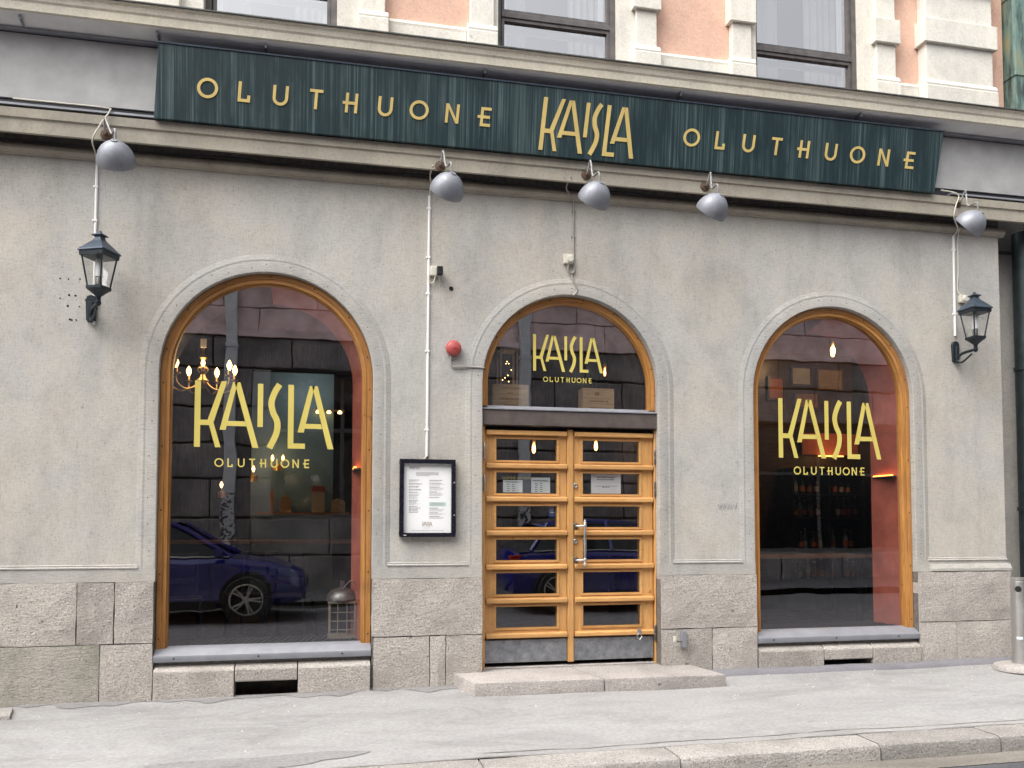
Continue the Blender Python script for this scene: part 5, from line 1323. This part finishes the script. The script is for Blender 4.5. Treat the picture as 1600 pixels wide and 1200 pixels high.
xa_, zb_q = at(1186, 640, PW+.05); xb_, zt_q = at(1350, 560, PW+.05)
pw = MB().box(xa_-.2, xb_+.1, PW+.03, PW+.1, FZ, CZ).build('panelled_wall', 'wood_dark'); tag(origin_to_base(pw), 'dark wooden wall hung with pictures behind the right window', 'wall')
# shelf with small ornaments below the wall lamps of the left window
ys = 3.9; xa_, zs_ = at(398, 800, ys); xb_, _ = at(545, 800, ys)
SH_ = thing('wall_shelf', 'shelf of small ornaments below the lamps in the left window', 'shelf', ((xa_+xb_)/2, ys+.1, zs_-.03))
MB().box(xa_, xb_, ys, ys+.22, zs_-.03, zs_).build('board', 'wood_table', SH_)
def ornament(u, w, hh, mat, roof, label, nm):
    x, _ = at(u, 800, ys+.1); o = thing(nm, label, 'ornament', (x, ys+.1, zs_+.001))
    MB().prism([(x-w/2, zs_+.001), (x+w/2, zs_+.001), (x+w/2, zs_+hh*.75), (x, zs_+hh), (x-w/2, zs_+hh*.75)], ys+.05, ys+.16).build('body', mat, o, bev=.004)
    if roof: MB().box(x-w/2-.01, x+w/2+.01, ys+.04, ys+.17, zs_+hh*.78, zs_+hh*.98).build('roof', roof, o)
ornament(497, .16, .34, 'label_white', 'bell_red', 'white toy house with a red roof on the shelf in the left window', 'toy_house')
ornament(446, .14, .22, 'wood_crate', None, 'pale wooden ornament on the shelf left of the toy house', 'wooden_ornament')
ornament(425, .05, .30, 'wood_table', None, 'thin upright wooden ornament on the shelf in the left window', 'wooden_ornament')
ornament(528, .18, .18, 'brass', None, 'brass ornament at the right end of the shelf in the left window', 'brass_ornament')
# ================================================================== ACROSS THE STREET (seen in the panes)
OY = -11.0
OB = thing('opposite_building', 'dark rusticated stone building across the street, seen reflected in the windows', 'building', (4, OY-3, 0))
lev = [z_(-1.5), z_(-.67), z_(.12), z_(.92), z_(1.62), z_(2.38), z_(3.2), z_(3.87)]
gap = [(-1.0, 1.9, 2, 6), (9.0, 14.6, 1, 5)]       # openings: x0,x1, first and last course
bl_cache = {}
def far_block(x0, x1, z0, z1):
    L = round(x1-x0, 2); Hh = round(z1-z0, 2); key = (L, Hh)
    if key not in bl_cache:
        mb = MB(); mb.box(.012, L-.012, -.06, .10, .022, Hh-.022); o = mb.build('stone_block', 'far_stone', OB, bev=.03); bl_cache[key] = o.data; o.data.transform(Matrix.Translation(OFF[OB.name]))
    else:
        o = bpy.data.objects.new('stone_block', bl_cache[key]); COL.objects.link(o); o.parent = OB
    o.location = Vector((x0, OY, z0))-OFF[OB.name]
for j, (z0, z1) in enumerate(zip(lev, lev[1:])):
    x = -7.0-(.8 if j % 2 else 0)
    stops = sorted([g for g in gap if g[2] <= j < g[3]])
    while x < 18:
        x1 = x+1.6
        inside = None
        for g in stops:
            if g[0] <= x < g[1]: inside = g
            elif x < g[0] < x1: x1 = g[0]
        if inside: x = inside[1]; continue
        if x1-x > .15: far_block(x, x1, z0, z1)
        x = x1
mb = MB(); xg_ = [-30]+[v for g in gap for v in (g[0], g[1])]+[45]
for i in range(0, len(xg_), 2): mb.box(xg_[i], xg_[i+1], OY-.4, OY, -.3, z_(3.87))
for g in gap: mb.box(g[0], g[1], OY-.4, OY, -.3, lev[g[2]]); mb.box(g[0], g[1], OY-.4, OY, lev[g[3]], z_(3.87))
mb.build('ground_floor_wall', 'joint_mortar', OB)
for g in gap:
    f = MB(); a, c = g[0], g[1]; z0, z1 = lev[g[2]], lev[g[3]]
    for q in (a, (a+c)/2-.04, c-.08): f.box(q, q+.08, OY-.32, OY-.24, z0, z1)
    f.box(a, c, OY-.318, OY-.242, z0, z0+.08); f.box(a, c, OY-.318, OY-.242, z1-.08, z1); f.box(a, c, OY-.318, OY-.242, (z0+z1)/2+.3, (z0+z1)/2+.38)
    w = f.build('window', 'window_paint', OB)
    MB().add([(a, OY-.28, z0), (c, OY-.28, z0), (c, OY-.28, z1), (a, OY-.28, z1)], [(0, 1, 2, 3)]).build('pane', 'car_glass', w)
MB().box(-30, 45, OY-.4, OY+.16, z_(3.87), z_(4.02)).build('string_course', 'far_frieze', OB)
x = -7.0; k = 0
for z0, z1 in ((z_(4.03), z_(4.5)), (z_(4.5), z_(4.97))):
    x = -7.0-(.7 if k else 0); k += 1
    while x < 18:
        L = 1.9; mb = MB()
        key = ('f', round(z1-z0, 2))
        if key not in bl_cache:
            mb.box(.012, L-.012, -.03, .05, .012, z1-z0-.012); o = mb.build('stone_block', 'far_frieze', OB, bev=.012); bl_cache[key] = o.data; o.data.transform(Matrix.Translation(OFF[OB.name]))
        else: o = bpy.data.objects.new('stone_block', bl_cache[key]); COL.objects.link(o); o.parent = OB
        o.location = Vector((x, OY, z0))-OFF[OB.name]; x += L
MB().box(-30, 45, OY-.4, OY-.02, z_(4.021), z_(5.0)).build('frieze_wall', 'far_frieze', OB)
MB().box(-30, 45, OY-.4, OY+.2, z_(5.0), z_(5.15)).build('cornice', 'far_plaster', OB)
mb = MB(); wx = [(-5+k*3.1, -3.6+k*3.1) for k in range(8)]
x = -30
for a, c in wx: mb.box(x, a, OY-.4, OY, z_(5.151), z_(8.2)); mb.box(a, c, OY-.4, OY, z_(7.6), z_(8.2)); mb.box(a, c, OY-.4, OY, z_(5.151), z_(5.6)); x = c
mb.box(x, 45, OY-.4, OY, z_(5.151), z_(8.2)); mb.build('upper_wall', 'far_plaster', OB)
for a, c in wx:
    f = MB()
    for q in (a, (a+c)/2-.035, c-.07): f.box(q, q+.07, OY-.2, OY-.13, z_(5.6), z_(7.6))
    f.box(a, c, OY-.199, OY-.131, z_(6.9), z_(6.97))
    w = f.build('window', 'white_pvc', OB); MB().add([(a, OY-.17, z_(5.6)), (c, OY-.17, z_(5.6)), (c, OY-.17, z_(7.6)), (a, OY-.17, z_(7.6))], [(0, 1, 2, 3)]).build('pane', 'car_glass', w)
MB().box(-30, 45, OY-9, OY-.35, z_(8.2), z_(8.35)).build('roof', 'flashing', OB)
for xq in (at(358, 600, 10.7)[0], at(826, 540, 10.7)[0]):
    p = MB().box(xq-.12, xq+.12, OY+.10, OY+.30, z_(.6), z_(8.2)).build('downpipe', 'far_pipe', OB, bev=.02)
    MB().box(xq-.125, xq+.125, OY+.095, OY+.305, .1, z_(.6)).build('pasted_flyers', 'flyers', p)
    for zz in (z_(2.0), z_(3.6), z_(5.3)): MB().box(xq-.14, xq+.14, OY+.05, OY+.315, zz, zz+.08).build('collar', 'far_pipe', p)

# blue cars parked on the far side of the road
def car(loc, label):
    C = thing('parked_car', label, 'car', (0, 0, 0), 'blue cars parked on the far side')
    # side profile stations: x from tail to nose; (x, z_sill, z_belt, half width at belt, half width at sill)
    st_ = [(-4.30, .48, .92, .62, .60), (-4.22, .30, 1.00, .78, .76), (-3.9, .22, 1.04, .86, .86), (-3.2, .20, 1.03, .90, .90), (-2.2, .20, 1.01, .91, .91), (-1.35, .20, .99, .91, .91), (-.95, .22, .965, .90, .90), (-.55, .24, .92, .86, .88), (-.25, .28, .84, .78, .82), (-.08, .32, .74, .66, .72), (0.0, .40, .62, .52, .56)]
    mb = MB(); vs = []; m_ = 11
    for x, zs, zb2, wb, wsill in st_:
        mid = (zs+zb2)/2
        ring_ = [(-wsill*.9, zs), (-wsill, zs+.10), (-max(wb, wsill)*1.0, mid), (-wb, zb2-.10), (-wb*.93, zb2-.02), (0, zb2+.035), (wb*.93, zb2-.02), (wb, zb2-.10), (max(wb, wsill), mid), (wsill, zs+.10), (wsill*.9, zs)]
        vs += [(x, y, z) for y, z in ring_]
    n_ = len(st_)
    fs = [(i*m_+j, i*m_+(j+1) % m_, (i+1)*m_+(j+1) % m_, (i+1)*m_+j) for i in range(n_-1) for j in range(m_)]
    fs += [tuple(range(m_-1, -1, -1)), tuple((n_-1)*m_+j for j in range(m_))]
    body = mb.add(vs, fs).build('body', 'car_blue', C, smooth=True)
    # cabin: glass band and roof
    cab = [(-4.15, 1.0, .70), (-3.75, 1.42, .64), (-3.2, 1.52, .64), (-2.4, 1.53, .65), (-2.0, 1.49, .64), (-1.15, 1.0, .72)]
    g = MB(); vs = []
    for x, zt, wt in cab: vs += [(x, -.84 if zt > 1.1 else -.80, 1.0), (x, -wt, zt-.02), (x, wt, zt-.02), (x, .84 if zt > 1.1 else .80, 1.0)]
    fs = [(i*4+j, i*4+j+1, (i+1)*4+j+1, (i+1)*4+j) for i in range(len(cab)-1) for j in range(3)]
    g.add(vs, fs).build('windows', 'car_glass', C, smooth=True)
    r_ = MB(); vs = []
    for x, zt, wt in cab[1:5]: vs += [(x, -wt-.03, zt-.06), (x, -wt+.08, zt), (x, 0, zt+.03), (x, wt-.08, zt), (x, wt+.03, zt-.06)]
    r_.add(vs, [(i*5+j, i*5+j+1, (i+1)*5+j+1, (i+1)*5+j) for i in range(3) for j in range(4)]).build('roof', 'car_blue', C, smooth=True)
    for s in (-1, 1):
        for a_, b_ in (((-1.12, s*.80, 1.0), (-2.02, s*.66, 1.50)), ((-2.55, s*.86, 1.0), (-2.60, s*.67, 1.52)), ((-3.95, s*.80, 1.02), (-3.62, s*.66, 1.46))):
            MB().tube([a_, b_], .035, 6).build('pillar', 'car_blue', C)
        MB().box(-1.36, -1.20, s*.90, s*1.06, 1.0, 1.12).build('mirror', 'car_blue', C, bev=.03)
        hl = MB().hexa([(-.50, s*.80, .70), (-.17, s*.67, .68), (-.17, s*.60, .68), (-.50, s*.70, .70), (-.56, s*.865, .82), (-.20, s*.73, .775), (-.20, s*.6, .80), (-.56, s*.7, .86)]); hl.build('headlight', 'car_light', C, bev=.01)
        MB().box(-4.29, -4.1, s*.55 if s > 0 else -.80, .80 if s > 0 else -.55, .80, .95).build('tail_light', 'red_light', C, bev=.02)
        for xw in (-.88, -3.52):
            ya_ = s*.895
            MB().lathe([(.40, -.02), (.40, .03), (.36, .032), (0, .030)], (xw, ya_-s*.0, .36), (0, s, 0), 32).build('wheel_arch', 'black_rubber', C)
            wh = MB().lathe([(.24, -.1), (.33, -.09), (.345, -.06), (.345, .05), (.33, .075), (.25, .08), (.24, .06), (.0, .055)], (xw, ya_+s*.005, .345), (0, s, 0), 36).build('wheel', 'black_rubber', C, smooth=True)
            rim = MB(); rim.lathe([(.25, .06), (.252, .088), (.232, .09), (.225, .06)], (xw, ya_+s*.005, .345), (0, s, 0), 36, caps=False)
            for k in range(10):
                t = 2*math.pi*(k//2)/5+(.13 if k % 2 else -.13); d = Vector((math.cos(t), 0, math.sin(t))); t2 = 2*math.pi*(k//2)/5; d0 = Vector((math.cos(t2), 0, math.sin(t2)))
                c_ = Vector((xw, ya_+s*.088, .345)); rim.tube([c_+d0*.03, c_+d0*.10+(d-d0)*.1, c_+d*.235], [.02, .015, .013], 6)
            rim.lathe([(.05, .07), (.05, .098), (0, .10)], (xw, ya_+s*.005, .345), (0, s, 0), 16)
            rim.build('rim', 'steel', wh, smooth=True)
    for s in (-1, 1):
        MB().box(-3.05, -1.32, s*.895 if s > 0 else -.925, .925 if s > 0 else -.895, .19, .33).build('sill_cladding', 'black_rubber', C, bev=.02)
        for xs_ in (-1.42, -2.50, -3.30): MB().box(xs_-.006, xs_+.006, s*.88 if s > 0 else -.9125, .9125 if s > 0 else -.88, .34, .92).build('door_seam', 'black_rubber', C)
        for xs_ in (-2.30, -3.12): MB().box(xs_-.09, xs_+.09, s*.90 if s > 0 else -.935, .935 if s > 0 else -.90, .80, .835).build('door_handle', 'car_blue', C, bev=.01)
        MB().tube([(-1.15, s*.845, .995), (-2.4, s*.862, 1.005), (-3.9, s*.845, 1.025)], .012, 6).build('window_trim', 'steel', C)
    MB().box(-.035, .012, -.42, .42, .50, .62).build('grille', 'black_plastic', C, bev=.015)
    MB().box(-.10, -.01, -.60, .60, .33, .42).build('bumper_intake', 'black_plastic', C, bev=.02)
    C.location = loc; return C
cz = rz(0, -7)
C1 = car((-.20, -7.05, cz), 'blue car with alloy wheels reflected in the left window')
C2 = copy_tree(C1); C2.location = (7.35, -7.05, cz+.04); C2['label'] = 'blue car parked further along, reflected in the door panes and right window'

mb = MB()
for k in range(150):
    x = random.uniform(-2.6, 6.4); y = -abs(random.gauss(0, .35))-.06 if k % 3 else random.uniform(-2.0, -.1); r_ = random.uniform(.003, .008)
    mb.lathe([(r_, 0), (r_*.8, r_*.6), (0, r_*.7)], (x, y, wavy(x, y)), (random.uniform(-.3, .3), random.uniform(-.3, .3), 1), 5)
g_ = mb.build('gravel', 'label_white'); tag(g_, 'pale grit scattered over the pavement near the wall', 'gravel', kind='stuff')
for o in bpy.data.objects:
    if o.name.startswith('bottle') and o.get('label') == 'x': o['label'] = 'bottle on the cabinet shelf'
